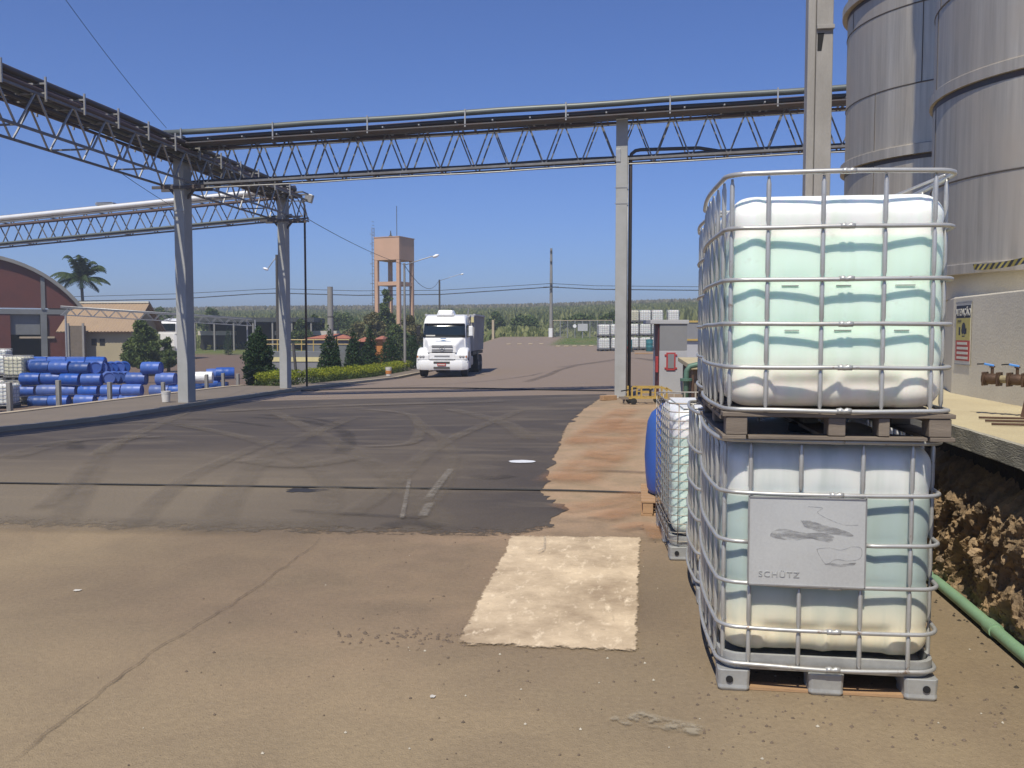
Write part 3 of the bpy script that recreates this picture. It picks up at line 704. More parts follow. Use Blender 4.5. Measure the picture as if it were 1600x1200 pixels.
def make_tank(label, w, d, loc, rings, z0, z1, botmat, pallet, px_, py_, group, rz=0, plate=False, tube=.0096, bulge=.022, tilt=0, topwire=True):
    root = thing('caged_tank', label, 'liquid container', loc, rz, group)
    if tilt: root.rotation_euler[1] = tilt
    if pallet == 'metal': build_pallet_metal(root, w, d)
    else: build_pallet_wood(root, w-.02, d-.02, .118)
    v_, f_ = bottle_mesh(w-.035, d-.065, z0, z1, rings, px_, py_)
    me = bpy.data.meshes.new('bottle'); me.from_pydata(v_, [], f_); me.materials.append(M[botmat]); me.polygons.foreach_set('use_smooth', [True]*len(me.polygons))
    link('bottle', me, root)
    cap_and_valve(root, d, z0, z1, 'black')
    zr0 = rings[0]; zr1 = rings[-1]
    for zi, z in enumerate(rings):
        pts = [(x, y, z + .004*noise.noise(Vector((x*3, y*3, z*5)))) for x, y in rr(w, d, .10, 7, bulge, 12)]
        r = tube*1.15 if z == zr1 else tube
        if plate and zi == 3:
            x0, x1 = px_[0], px_[2]
            N = len(pts)
            front = [i for i, p in enumerate(pts) if p[1] < -d/2+.02 and x0 < p[0] < x1]
            a, b = min(front), max(front)
            # pts run with increasing angle: leave out the piece hidden by the plate
            arc = pts[b+1:] + pts[:a]
            arc = [( x1 if arc[0][0] > 0 else x0, arc[0][1], z)] + arc + [(x0 if arc[0][0] > 0 else x1, arc[-1][1], z)] if False else arc
            e0 = arc[0]; e1 = arc[-1]
            ex0 = x0 if abs(e0[0]-x0) < abs(e0[0]-x1) else x1; ex1 = x0 if ex0 == x1 else x1
            arc = [(ex0, -d/2-.004, z)] + arc + [(ex1, -d/2-.004, z)]
            MB().tube(arc, r, 8).build('cage_ring', M['cage'], root, smooth=True)
        else:
            o = MB().tube(pts, r, 8, closed=True).build('cage_ring', M['cage'], root, smooth=True)
        # crimped joint at the front
    jm = MB().tube([(-.03, 0, 0), (-.012, 0, .002), (0, 0, -.002), (.012, 0, .002), (.03, 0, 0)], [tube*1.25, tube*1.4, tube*1.1, tube*1.4, tube*1.25], 7).mesh('ring_joint', M['cage'], True)
    for zi, z in enumerate(rings):
        if plate and zi in (3,): continue
        link('ring_joint', jm, root, Matrix.Translation((.02+.0*zi, -d/2-bulge*.98, z)))
    # uprights, flattened where they cross a ring
    def upright(x, y, nx_, ny_, za, zb):
        t = sin(pi*min(1, max(0, (x+w/2)/w))) if ny_ else sin(pi*min(1, max(0, (y+d/2)/d)))
        off = bulge*t - tube*1.5
        pts, rs = [], []
        marks = sorted(set([za, zb] + [z for z in rings if za < z < zb]))
        for a, b in zip(marks, marks[1:]):
            for f, rr_ in ((0, .5), (.06, .62), (.14, 1), (.5, 1), (.86, 1), (.94, .62)):
                pts.append((x+nx_*off, y+ny_*off, lerp(a, b, f))); rs.append(tube*1.05*rr_)
        pts.append((x+nx_*off, y+ny_*off, zb)); rs.append(tube*.6)
        MB().tube(pts, rs, 8).build('cage_post', M['cage'], root, smooth=True)
    zt = zr1-.012
    for i, x in enumerate(px_):
        if plate and i == 1:
            upright(x, -d/2, 0, -1, zr0, rings[2]-.01); upright(x, -d/2, 0, -1, rings[4]+.01, zt)
        else: upright(x, -d/2, 0, -1, zr0, zt)
        upright(x, d/2, 0, 1, zr0, zt)
    for y in py_:
        upright(-w/2, y, -1, 0, zr0, zt); upright(w/2, y, 1, 0, zr0, zt)
    # corner uprights
    for sx in (-1, 1):
        for sy in (-1, 1):
            upright(sx*(w/2-.028), sy*(d/2-.055)*1.0, 0, 0, zr0, zt) if not (sx == 1 and sy == -1) else None
    if topwire:
        MB().tube([(w/2-.02, -d/2+.14, zr1), (w/2-.13, 0, zr1-.03), (w/2-.02, d/2-.14, zr1)], tube*.7, 6).build('cage_brace', M['cage'], root, smooth=True)
    if plate:
        p = MB().box(px_[0]-.01, -d/2-bulge-.010, rings[2]+.004, px_[2]+.01, -d/2-bulge-.006, rings[4]-.012).build('label_plate', M['plate'], root, bevel=.0015)
        e = MB()
        for a, b in (((px_[0]-.01, rings[2]), (px_[0]-.01, rings[4])), ((px_[2]+.01, rings[2]), (px_[2]+.01, rings[4])), ((px_[0]-.01, rings[2]+.006), (px_[2]+.01, rings[2]+.006)), ((px_[0]-.01, rings[4]-.012), (px_[2]+.01, rings[4]-.012))):
            e.bar((a[0], -d/2-bulge-.011, a[1]), (b[0], -d/2-bulge-.011, b[1]), .006)
        e.build('plate_edge', M['galv'], p)
        yy = -d/2-bulge-.0112
        def sm(poly, k):
            n = 26; vv = [(sum(a for a, _ in poly)/len(poly), yy-.0004*k, sum(b for _, b in poly)/len(poly))]
            cp = catmull(poly+[poly[0]], 6)[:-1]
            vv += [(a+.004*nzv(a, b, 60), yy-.0004*k, b+.004*nzv(a, b, 70, 2)) for a, b in cp]
            MB().add(vv, [(0, 1+(i+1) % len(cp), 1+i) for i in range(len(cp))]).build('smudge', M['smear'], p)
        sm([(-.25, .735), (-.20, .75), (-.12, .735), (-.03, .735), (.01, .72), (-.01, .695), (-.08, .71), (-.16, .70), (-.25, .71)], 1)
        sm([(-.13, .79), (-.08, .785), (-.03, .77), (.07, .745), (.085, .725), (.02, .73), (-.06, .745), (-.11, .76)], 2)
        sm([(-.03, .60), (.0, .605), (.05, .60), (.10, .61), (.10, .603), (.05, .592), (.0, .596)], 3)
        for pp_ in ([(-.06, .665), (-.01, .672), (.04, .664), (.09, .68), (.125, .672), (.12, .63), (.07, .618), (.02, .622), (-.02, .60), (-.05, .64), (-.06, .665)], [(-.10, .85), (-.04, .845), (-.06, .825), (-.02, .80), (.05, .775), (.11, .775)]):
            MB().tube([(a, yy-.0006, b) for a, b in catmull(pp_, 5)], .0006, 4).build('scratch', M['smear'], p)
        cu = bpy.data.curves.new('t', 'FONT'); cu.body = 'SCHÜTZ'; cu.size = .036; cu.extrude = .0012; cu.align_x = 'LEFT'; cu.space_character = 1.15
        tob = bpy.data.objects.new('t', cu); dg = bpy.context.evaluated_depsgraph_get(); COL.objects.link(tob); bpy.context.view_layer.update()
        tm = bpy.data.meshes.new_from_object(tob.evaluated_get(bpy.context.evaluated_depsgraph_get())); bpy.data.objects.remove(tob)
        tm.materials.clear(); tm.materials.append(M['feet'])
        link('embossed_lettering', tm, p, Matrix.Translation((-.305, yy-.0003, .535)) @ Matrix.Rotation(pi/2, 4, 'X') @ Matrix.Scale(1.15, 4, (1, 0, 0)))
    return root
GI = 'caged liquid containers stacked by the platform'
RL = [.128, .296, .493, .68, .898, 1.13]
RU = [.128, .312, .495, .685, .904, 1.131]
W1 = .945
pxL = [-.338, -.126, .132, .337]; pxU = [-.299, -.076, .175, .374]
px1 = pxL; py1 = [-.44, -.26, -.08, .10, .28, .46]
zf = T(.85, 4.6)
make_tank('lower front caged tank with grey metal plate and blue green liquid', W1, 1.2, (.838, 4.575, zf), RL, .165, 1.112, 'bot_low', 'metal', pxL, py1, GI, plate=True)
up_front = make_tank('upper front caged tank of mint green liquid standing on a wooden pallet', W1, 1.2, (.840, 4.51, zf+1.141), RU, .135, 1.052, 'bot_up', 'wood', pxU, py1, GI, rz=radians(.6))
px2 = [-.45, -.25, -.05, .15, .35, .5]; py2 = [-.35, -.17, 0, .17, .35]
for x_, z_, L_ in ((-.20, .66, .035), (.02, .66, .03), (.27, .66, .04), (.02, .47, .035), (.26, .47, .03), (-.19, .47, .03)): MB().box(x_-L_, -.5725, z_-.0018, x_+L_, -.5665, z_+.0018).build('moulded_mark', M['smudge'], up_front)
make_tank('lower caged tank directly behind the tank with the metal plate', 1.18, .985, (.945, 5.72, T(1, 5.8)), RL, .165, 1.085, 'bot_low', 'metal', px2, py2, GI)
make_tank('upper caged tank behind the front mint green one', 1.18, .985, (1.0, 5.75, T(1, 5.8)+1.141), RU, .135, 1.03, 'bot_up', 'wood', px2, py2, GI, topwire=False)
# thin wire caged tank
root = thing('wire_caged_tank', 'single container in a fine rusty wire cage beside the blue drum', 'liquid container', (.695, 6.87, T(.7, 7)), radians(3.5))
w, d = 1.0, 1.2
q = build_pallet_metal(root, w, d)
v_, f_ = bottle_mesh(w-.06, d-.06, .16, 1.06, [.16, .32, .48, .64, .8, .96], [-.3, 0, .3], [-.35, 0, .35])
me = bpy.data.meshes.new('bottle'); me.from_pydata(v_, [], f_); me.materials.append(M['bot_mesh']); me.polygons.foreach_set('use_smooth', [True]*len(me.polygons)); link('bottle', me, root)
cap_and_valve(root, d, .16, 1.06)
MB().box(-.40, -.5, 1.064, .40, .5, 1.072).build('top_sheet', M['white'], root, bevel=.003)
for i in range(17):
    z = .14 + i*.0605
    MB().tube([(x, y, z) for x, y in rr(w, d, .07, 4, .005, 4)], .0035 if i < 16 else .006, 5, closed=True).build('cage_wire', M['cagew'], root, smooth=True)
for sx in (-1, 1):
    for k in range(8):
        y = -d/2+.09+k*.146; MB().tube([(sx*(w/2+.001), y, .12), (sx*(w/2+.001), y, 1.11)], .0035, 5).build('cage_wire', M['cagew'], root, smooth=True)
for sy in (-1, 1):
    for k in range(11):
        x = -w/2+.06+k*.088; MB().tube([(x, sy*(d/2+.001), .12), (x, sy*(d/2+.001), 1.11)], .0035, 5).build('cage_wire', M['cagew'], root, smooth=True)
# blue drum on a fresh wooden pallet
pz = T(.4, 8.2)
pr = thing('wooden_pallet', 'new orange brown wooden pallet under the blue drum', 'pallet', (.53, 8.22, pz))
build_pallet_wood(pr, .94, .9, .135, 'woodnew')
dr = thing('plastic_drum', 'upright blue plastic drum standing on the small wooden pallet', 'drum', (.375, 8.16, pz+.137))
MB().lathe([(.20, 0), (.255, .012), (.275, .05), (.29, .18), (.30, .35), (.29, .52), (.275, .66), (.24, .74), (.17, .80), (.16, .82), (.15, .80), (.03, .795)], 36).build('body', M['blue'], dr, auto=50)
MB().lathe([(.03, .79), (.035, .79), (.035, .83), (.02, .835)], 12, c=(.08, 0, 0)).build('bung', M['bluedark'], dr, auto=40)

# ================================================================== PLATFORM, ROCK WALL, TANKS
plat = thing('loading_platform', 'raised concrete platform with a thick edge above the rock wall', 'platform', (1.87, 2, 0))
m = MB()
ys = axis([(-3, 17.8, .12)])
ed = []
for y in ys: ed.append((1.87+.012*nzv(0, y, 4)+.006*nzv(0, y, 15), y))
n = len(ed)
vv = []
for k, (dx, z) in enumerate(((.03, .925), (0, .932), (0, 1.045), (.012, 1.052))):
    vv += [(x+dx+(.005*nzv(y*3, z*9, 3) if 0 < k < 3 else 0), y, z+(.012*nzv(y, k, 6) if k < 2 else .003*nzv(y, k, 6))) for x, y in ed]
ff = [(k*n+i, (k+1)*n+i, (k+1)*n+i+1, k*n+i+1) for k in range(3) for i in range(n-1)]
m.add(vv, ff); m.build('slab_edge', M['slabedge'], plat, world=True, recalc=False)
m = MB(); m.add([(x+.012, y, 1.052+.003*nzv(y, 3, 6)) for x, y in ed] + [(12, y, 1.052) for x, y in ed], [(i, i+1, n+i+1, n+i) for i in range(n-1)][::1])
m.build('slab_top', M['slab'], plat, world=True, recalc=True)
MB().box(1.95, -3, .90, 12, 17.8, .924).build('slab_underside', M['slabedge'], plat, world=True)
MB().box(1.9, 17.801, .2, 12, 17.9, 1.05).build('end_wall', M['slabedge'], plat, world=True)
# rubble wall under the slab
wall = thing('rock_wall', 'rough brown rubble rock wall under the concrete platform edge', 'wall', (2.1, 4, 0))
m = MB(); m.box(2.03, -3, -.3, 2.6, 17.8, .90); m.build('soil_backing', M['rockdark'], wall, world=True)
random.seed(11)
rocks = []
for k in range(14):
    bm = bmesh.new(); bmesh.ops.create_icosphere(bm, subdivisions=2, radius=1)
    for v in bm.verts:
        p = v.co.copy(); f = 1 + .38*noise.noise(p*1.3+Vector((k*9, 0, 0))) + .24*noise.noise(p*3.1+Vector((0, k*7, 0))) + .10*noise.noise(p*8)
        # chisel into facets
        for q in range(5):
            nn = Vector((noise.noise(Vector((k, q, 1.5)))*3, noise.noise(Vector((k, q, 2.5)))*3, noise.noise(Vector((k, q, 3.5)))*3))
            if nn.length > .1:
                nn.normalize(); dd = (p*f).dot(nn)
                if dd > .72: f *= .72/dd
        v.co = p*f
    me = bpy.data.meshes.new('rock'); bm.to_mesh(me); bm.free(); me.materials.append(M['rock']); rocks.append(me)
def ridged(p, k=0): return 1-2*abs(noise.noise(p + Vector((k, 0, 0))))
yy_ = axis([(2.6, 3.9, .06), (3.9, 6.3, .0105), (6.3, 12, .07)]); zz_ = axis([(-.02, .93, .0115)])
def face_x(y, z):
    q = Vector((0, y*1.0 + z*.75, z*1.0 - y*.25))
    h = .045*ridged(Vector((3, q.y*4.2, q.z*3.0))) + .030*ridged(Vector((9, q.y*11, q.z*6.0))) + .017*ridged(Vector((5, q.y*24, q.z*17))) + .009*noise.noise(Vector((1, y*60, z*60)))
    st = noise.noise(Vector((7, q.y*6, q.z*2.2))); h += .02*(round(st*3)/3)
    return 1.975 + .15*ss(z, .62, .93) - .02*(1-z) - h*(1-.4*ss(z, .6, .9))
n = len(yy_); fv = [(face_x(y, z), y, z) for z in zz_ for y in yy_]
m = MB(); m.add(fv, [(j*n+i, (j+1)*n+i, (j+1)*n+i+1, j*n+i+1) for j in range(len(zz_)-1) for i in range(n-1)])
m.build('rock_face', M['rock'], wall, world=True, auto=28)
cnt = 0
for k in range(90):
    y = random.uniform(4.1, 6.2); z = random.uniform(.03, .62); s_ = random.uniform(.012, .032); cnt += 1
    mt = Matrix.LocRotScale(Vector((face_x(y, z)+s_*.25, y, z)) - Vector((2.1, 4, 0)), Euler((random.random()*6, random.random()*6, random.random()*6)), Vector((s_*random.uniform(.7, 1.1), s_*random.uniform(.8, 1.6), s_*random.uniform(.5, 1.0))))
    link('rock', random.choice(rocks), wall, mt)
# dark grit at the foot of the wall
m = MB()
for i in range(500):
    y = random.uniform(2.6, 8); x = 1.98 - abs(random.gauss(0, .09)); pebble(m, Vector((x, y, T(x, y)+.003)), random.uniform(.004, .014))
tag(m.build('grit', M['rockdark']), 'loose dark grit along the foot of the rock wall', 'gravel', kind='stuff')
# green pvc pipe along the foot of the wall
gp = [(1.868, y, .045+.006*nzv(0, y, 1)) for y in axis([(2.2, 9, .4)])]
g = thing('drain_pipe', 'pale green plastic pipe lying along the foot of the rock wall', 'pipe', (1.868, 4, 0))
MB().tube(gp, .033, 16).build('pipe', M['greenpipe'], g, smooth=True, world=True)
for y in (4.9, 7.9): MB().tube([(1.868, y-.05, .045), (1.868, y+.05, .045)], .04, 16).build('coupling', M['greenpipe'], g, world=True, auto=40)

# plinths
PF = 1.052
pl = thing('concrete_plinth', 'stained concrete plinth carrying the right steel tank and the warning sign', 'plinth', (2.84, 6, PF))
MB().prism([(2.84, 2.5), (7.2, 2.5), (7.2, 10.9), (3.42, 10.9), (2.84, 8.55)], PF-.02, 1.92).build('block', M['plinth'], pl, world=True, bevel=.012, recalc=True)
m = MB()
for y in (3.6, 6.15): m.box(2.834, y, PF, 2.8405, y+.012, 1.90)
m.build('joint', M['rockdark'], pl, world=True)
pl2 = thing('concrete_plinth', 'concrete plinth hidden low behind the stack under the left steel tank', 'plinth', (3, 12, PF))
MB().prism([(2.90, 11.3), (6.2, 11.3), (6.2, 14.7), (2.90, 14.7)], PF-.02, 1.92).build('block', M['plinth'], pl2, world=True, bevel=.012)
def steel_tank(label, c, R, seams, flanges, H):
    t = thing('steel_tank', label, 'storage tank', (c[0], c[1], 1.92))
    n = 96
    marks = sorted([2.15] + seams + [H])
    for a, b in zip(marks, marks[1:]):
        m = MB(); m.lathe([(R, a-1.92+.006), (R+.001, (a+b)/2-1.92), (R, b-1.92-.006)], n, cap=False); m.build('shell_course', M['tank'], t, smooth=True)
        # one upright weld per course
        ang = random.uniform(3.6, 4.6)
        for da in (0, 1.2, -1.3):
            x, y = R*cos(ang+da), R*sin(ang+da); MB().bar((x*1.0008, y*1.0008, a-1.92), (x*1.0008, y*1.0008, b-1.92), .008).build('upright_weld', M['weld'], t)
    for s in seams:
        MB().tube([(R*1.0005*cos(2*pi*k/n), R*1.0005*sin(2*pi*k/n), s-1.92) for k in range(n)], .009, 6, closed=True).build('weld_seam', M['weld'], t, smooth=True)
    for z0_, z1_, out in flanges:
        z0_ -= 1.92; z1_ -= 1.92
        MB().lathe([(R-.01, z0_), (R+out, z0_), (R+out, z1_-.012), (R+out-.012, z1_), (R-.01, z1_)], n, cap=False).build('stiffening_ring', M['tank'], t, auto=35)
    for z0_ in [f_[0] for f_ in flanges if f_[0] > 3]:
        MB().lathe([(R+.004, z0_-1.92-.055), (R+.004, z0_-1.92-.002)], n, cap=False).build('flange_shade', M['pipe_dark'], t, smooth=True)  # shade under each stiffening ring, painted in as a dark band
    MB().lathe([(R-.10, .001), (R-.10, .235)], 64, cap=True).build('skirt', M['plinth'], t, auto=40)
    MB().lathe([(R, H-1.92), (R+.05, H-1.92+.01), (R*.5, H-1.92+.45), (.05, H-1.92+.7)], 64).build('cone_roof', M['tank'], t, auto=30)
    return t
random.seed(5)
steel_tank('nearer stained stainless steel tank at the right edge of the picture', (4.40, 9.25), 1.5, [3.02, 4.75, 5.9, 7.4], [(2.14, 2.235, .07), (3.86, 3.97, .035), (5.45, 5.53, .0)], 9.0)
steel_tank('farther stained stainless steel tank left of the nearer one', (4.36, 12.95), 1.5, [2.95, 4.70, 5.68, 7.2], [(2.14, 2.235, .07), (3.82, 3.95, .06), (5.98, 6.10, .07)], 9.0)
# concrete pole beside the tanks
b = onG(1271, 13.5)
py = thing('precast_pole', 'tall grey precast concrete pole left of the steel tanks', 'pole', (b.x, b.y, PF if b.x > 1.9 else b.z))
zt = 9.2 - py.location.z
wP = .36
MB().box(-wP/2, -.11, 0, -.07, .13, zt).build('flange', M['pylon'], py, bevel=.012)
MB().box(-.058, -.11, 0, wP/2, .13, zt).build('flange', M['pylon'], py, bevel=.012)
MB().box(-.08, -.05, 0, -.05, .09, zt).build('web', M['pylon'], py)
pz_ = at(1271, 47, 13.5).z - py.location.z
MB().box(-.06, -.16, pz_-.03, wP/2+.01, -.1105, pz_+.03).build('clamp', M['pylon'], py, bevel=.006)
MB().add([(-.045, -.1125, pz_-.08), (.05, -.1125, pz_-.08), (.015, -.1125, pz_-.34), (-.045, -.1125, pz_-.34)], [(0, 3, 2, 1)]).build('slot', M['dark'], py)

# warning sign on the plinth face
sg = thing('warning_sign', 'portrait ATENÇÃO warning sign in black, yellow and red on the plinth', 'sign', (2.834, 8.27, 1.33))
# local frame: face looks to -x ; write in (s = -y direction to the right when seen from -x side)
def sbox(name, s0, s1, z0, z1, k, mat, par):
    return MB().box(-.002-.002*k-.001, -s1, z0, -.002*k-.001, -s0, z1).build(name, mat, par)
SW, SH = .36, .53
board = sbox('board', -SW/2, SW/2, 0, SH, 0, M['signwhite'], sg)
sbox('frame_bar', -SW/2-.01, SW/2+.01, -.012, .0, 1, M['galv'], sg); sbox('frame_bar', -SW/2-.01, SW/2+.01, SH+.0, SH+.012, 1, M['galv'], sg)
sbox('header_panel', -SW/2+.012, SW/2-.012, SH-.13, SH-.02, 1.2, M['signblack'], sg)
sbox('yellow_panel', -SW/2+.012, SW/2-.012, .205, SH-.131, 1.2, M['signyellow'], sg)
rp = sbox('red_panel', -SW/2+.012, SW/2-.012, .025, .203, 1.2, M['signred'], sg)
for k in range(4): sbox('text_line', -.13, .13-.02*(k == 3), .040+.042*k, .040+.042*k+.022, 2.4, M['signwhite'], rp)
def text(body, size, mat, parent, mtx, ext=.0015, bold=0):
    cu = bpy.data.curves.new('t', 'FONT'); cu.body = body; cu.size = size; cu.extrude = ext; cu.align_x = 'CENTER'; cu.offset = bold
    o = bpy.data.objects.new('t', cu); COL.objects.link(o); bpy.context.view_layer.update()
    tm = bpy.data.meshes.new_from_object(o.evaluated_get(bpy.context.evaluated_depsgraph_get())); bpy.data.objects.remove(o)
    tm.materials.clear(); tm.materials.append(mat); return link('lettering', tm, parent, mtx)
# face looking to -x: text x axis -> -y, text y -> +z
FX = Matrix(((0, 0, -1, 0), (-1, 0, 0, 0), (0, 1, 0, 0), (0, 0, 0, 1)))
text('ATENÇÃO', .084, M['signwhite'], sg, Matrix.Translation((-.0065, 0, SH-.108)) @ FX @ Matrix.Scale(.92, 4, (1, 0, 0)), bold=.0022)
pic = MB()
for a, b_, r in ((.02, .315, .045), (.0, .29, .032), (.05, .285, .03)):
    pic.v += []; n0 = len(pic.v)
    vv = [(-.0058, -(a+r*cos(t*pi/8)), b_+r*sin(t*pi/8)) for t in range(16)]; pic.add(vv, [tuple(range(16))[::-1]])
    pic.v[n0:] = [(x-.0003*r*100, y, z) for x, y, z in pic.v[n0:]]
pic.box(-.0056, .06, .25, -.0045, .10, .32); pic.box(-.0056, -.05, .235, -.0045, .02, .245); pic.box(-.0056, -.09, .26, -.0045, -.07, .31)
pic.build('pictogram', M['signblack'], sg)
for k in range(2): sbox('small_text', -.13, -.04, .365+.013*k, .370+.013*k, 2.2, M['signblack'], sg)
# ball valves on their manifold
mv = thing('valve_manifold', 'bronze ball valves with blue levers on a pipe above the platform', 'valves', tuple(at(1550, 592, 5.9)), rz=radians(-42))
MB().tube([(-.02, 0, 0), (1.2, 0, 0)], .026, 12).build('pipe', M['slab'], mv, smooth=True)
for x in (.0, .155):
    vb = MB().lathe([(.03, -.055), (.042, -.055), (.042, -.035), (.034, -.033), (.038, 0), (.034, .033), (.042, .035), (.042, .055), (.03, .055)], 16, m=Matrix.Translation((x, 0, 0)) @ Matrix.Rotation(pi/2, 4, 'Y')).build('ball_valve', M['brass'], mv, auto=40)
    MB().lathe([(.010, .03), (.010, .075), (.018, .076), (.018, .086)], 10, c=(x, 0, 0)).build('stem', M['brass'], vb)
    MB().bar((x+.012, 0, .088), (x-.045, -.02, .10), .026, .014).build('lever', M['valveblue'], vb, bevel=.003)
    MB().bar((x-.045, -.02, .10), (x-.085, -.035, .097), .014, .008).build('lever_tip', M['black'], vb)
    for sx in (-.045, .045):
        MB().box(x+sx-.006, -.046, -.046, x+sx+.006, .046, .046).build('flange', M['brass'], vb, bevel=.004)
MB().tube([(.30, 0, .05), (1.1, 0, .05)], .02, 10).build('pipe', M['slab'], mv, smooth=True)
fl = MB()
for z in (.10, .135): fl.lathe([(.09, z), (.09, z+.025)], 24, c=(.36, 0, 0))
fl.lathe([(.05, .0), (.05, .10)], 16, c=(.36, 0, 0)); fl.build('flanged_joint', M['brass'], mv, auto=40)
zl = PF - mv.location.z
MB().bar((.24, 0, -.02), (.20, 0, zl), .03, .02).build('support_leg', M['rust'], mv)
for k, (dy, L) in enumerate(((-.5, 1.5), (-.32, 1.2), (-.7, 1.2))):
    q = at(1530+k*10, 634+k*6, 5.6-.2*k); 
    if q.z < PF: q.z = PF
    tag(MB().tube([(q.x, q.y, PF+.012), (q.x+L, q.y-.1*L, PF+.009)], .007, 8).build('steel_rod', M['rust'], smooth=True), ('thin rusty rod lying on the platform below the valves, nearest the plinth', 'thin rusty rod lying on the platform below the valves, middle of the three', 'thin rusty rod on the platform below the valves, nearest its edge')[k], 'rod', 'rods lying on the platform')
# hazard tape
def tape():
    m_, nt, b_, tc, ge = newmat('hazard tape')
    s_ = nt.nodes.new('ShaderNodeSeparateXYZ'); nt.links.new(tc.outputs['Object'], s_.inputs[0])
    f = mth(nt, 'GREATER_THAN', mth(nt, 'FRACT', mth(nt, 'ADD', mth(nt, 'MULTIPLY', s_.outputs[1], 6.2), mth(nt, 'MULTIPLY', s_.outputs[2], 14))), .5)
    c = mixc(nt, f, (.62, .48, .06), (.02, .02, .02)); nt.links.new(c, b_.inputs['Base Color']); b_.inputs['Roughness'].default_value = .45; return m_
a = at(1480, 414, 8.9); c = at(1640, 397, 6.3)
tp = thing('hazard_tape', 'yellow and black hazard tape strung in front of the right steel tank', 'tape', tuple(a))
N = 30; vv = []
for i in range(N+1):
    t = i/N; p = a.lerp(c, t) - a; p.z -= .05*sin(pi*t); tw = .35*sin(i*1.1); vv += [(p.x-.01*sin(tw), p.y, p.z-.025), (p.x+.01*sin(tw), p.y, p.z+.025)]
m = MB().add(vv, [(2*i, 2*i+2, 2*i+3, 2*i+1) for i in range(N)])
o_ = m.build('tape', tape(), tp)
sol = o_.modifiers.new('t', 'SOLIDIFY'); sol.thickness = .002
for q, l in ((a, 'thin steel post holding the far end of the hazard tape'), (c, 'thin steel post holding the near end of the hazard tape')):
    tag(MB().tube([(q.x, q.y, 1.90), (q.x, q.y, q.z+.05)], .012, 8).build('tape_post', M['galv'], smooth=True), l, 'post')
# ================================================================== PIPE BRIDGES
def unit(w, h, mat, name='bar'):
    return MB().box(-w/2, -h/2, 0, w/2, h/2, 1).mesh(name, mat)
def box_truss(name, label, p0, p1, width, height, panel, cw, dw, mat, group=None, cat='truss', dmat=None):
    p0 = Vector(p0); p1 = Vector(p1); d = p1-p0; L = d.length; e = d.normalized(); r = e.cross(Vector((0, 0, 1))).normalized(); up = Vector((0, 0, 1))
    root = thing(name, label, cat, tuple(p0), 0, group)
    for s_, h_ in ((-1, 0), (1, 0), (-1, 1), (1, 1)):
        a = p0 + r*s_*width/2 + up*h_*height
        MB().bar(a, a+d, cw, cw).build('chord', mat, root, world=True)
    dm = unit(dw, dw*.8, dmat or mat, 'diagonal'); n = int(round(L/panel))
    for s_ in (-1, 1):
        for i in range(n):
            a = p0 + e*(i*L/n) + r*s_*(width/2+.0); b = p0 + e*((i+.5)*L/n) + r*s_*width/2 + up*height; c = p0 + e*((i+1)*L/n) + r*s_*width/2
            g_ = e*dw*.8
            strut('diagonal', a+g_, b-g_, dm, root); strut('diagonal', b+g_, c-g_, dm, root)
    cm = unit(dw, dw, mat, 'cross_bar')
    for i in range(0, n+1):
        for h_ in (0, 1):
            if i % 2 == h_: 
                a = p0 + e*(i*L/n) + up*h_*height; strut('cross_bar', a - r*width/2, a + r*width/2, cm, root)
    return root
SL = .031
def zb(x): return 5.63 + SL*(x+12.3)
HT = 1.02
fx0, fx1 = -12.55, 9.6
ft = box_truss('pipe_bridge', 'steel lattice pipe bridge crossing the yard from the left corner to the right tanks', (fx0, 23.25, zb(fx0)), (fx1, 23.25, zb(fx1)), .62, HT, .92, .055, .04, M['truss'])
lt = box_truss('pipe_bridge', 'lattice pipe bridge running from above the camera side along the left pavement', (-12.3, 4.0, 5.56), (-12.3, 31.0, 5.62), 1.0, .74, 1.18, .05, .036, M['truss'], dmat=M['galv'])
def zk(x): return 5.62 + .074*(x+12.3)
bt = box_truss('pipe_bridge', 'farther lattice pipe bridge going left from the second column with the silver pipe', (-30, 30.2, zk(-30)), (-11.6, 30.2, zk(-11.6)), .55, .84, .98, .055, .036, M['truss'])
# uprights (stanchions) and hangers
um = unit(.035, .035, M['galv'], 'stanchion')
for i in range(9):
    x = -12.0 + 2.55*i; strut('stanchion', (x, 22.34, zb(x)+HT*.9), (x, 22.34, zb(x)+HT+.34), um, ft)
for i in range(20):
    y = 5.2+1.26*i
    for xx in (-12.86, -11.74): strut('stanchion', (xx, y, 6.25), (xx, y, 6.70), um, lt)
    strut('cross_arm', (-12.86, y, 6.38), (-11.74, y, 6.38), um, lt); strut('cross_arm', (-12.86, y, 6.57), (-11.74, y, 6.57), um, lt)
for i in range(22):
    x = -12.2+.95*i; strut('cross_arm', (x, 22.34, zb(x)+HT+.03), (x, 23.75, zb(x)+HT+.03), um, ft)
# pipes: each is a thing of its own resting on the bridge
def pipe(lab, pts, r, mat, n=10, group=None):
    o = MB().tube(pts, r, n).build('overhead_pipe', M[mat], smooth=True); tag(o, lab, 'pipe', group); return o
def fp(lab, y, dz, r, mat, x0=fx0, x1=fx1): pipe(lab, [(x, y, zb(x)+dz+.012*sin(x*1.3+y*7)) for x in axis([(x0, x1, 1.0)])], r, mat)
fp('thick grey green pipe on the front top edge of the crossing pipe bridge', 22.42, HT+.26, .075, 'pipe_grey')
fp('dark pipe just under the grey green pipe of the crossing bridge', 22.58, HT+.10, .055, 'pipe_dark')
fp('thick brown pipe between the front dark pipe and the middle one on the crossing bridge', 22.78, HT+.13, .075, 'pipe_brown')
tag(MB().bar((fx0, 22.53, zb(fx0)+HT-.045), (fx1, 22.53, zb(fx1)+HT-.045), .42, .03).build('shade_board', M['trussd']), 'long dark board added for its shade under the front pipes of the crossing bridge', 'shade board')  # board added to throw a band of shade onto the right column
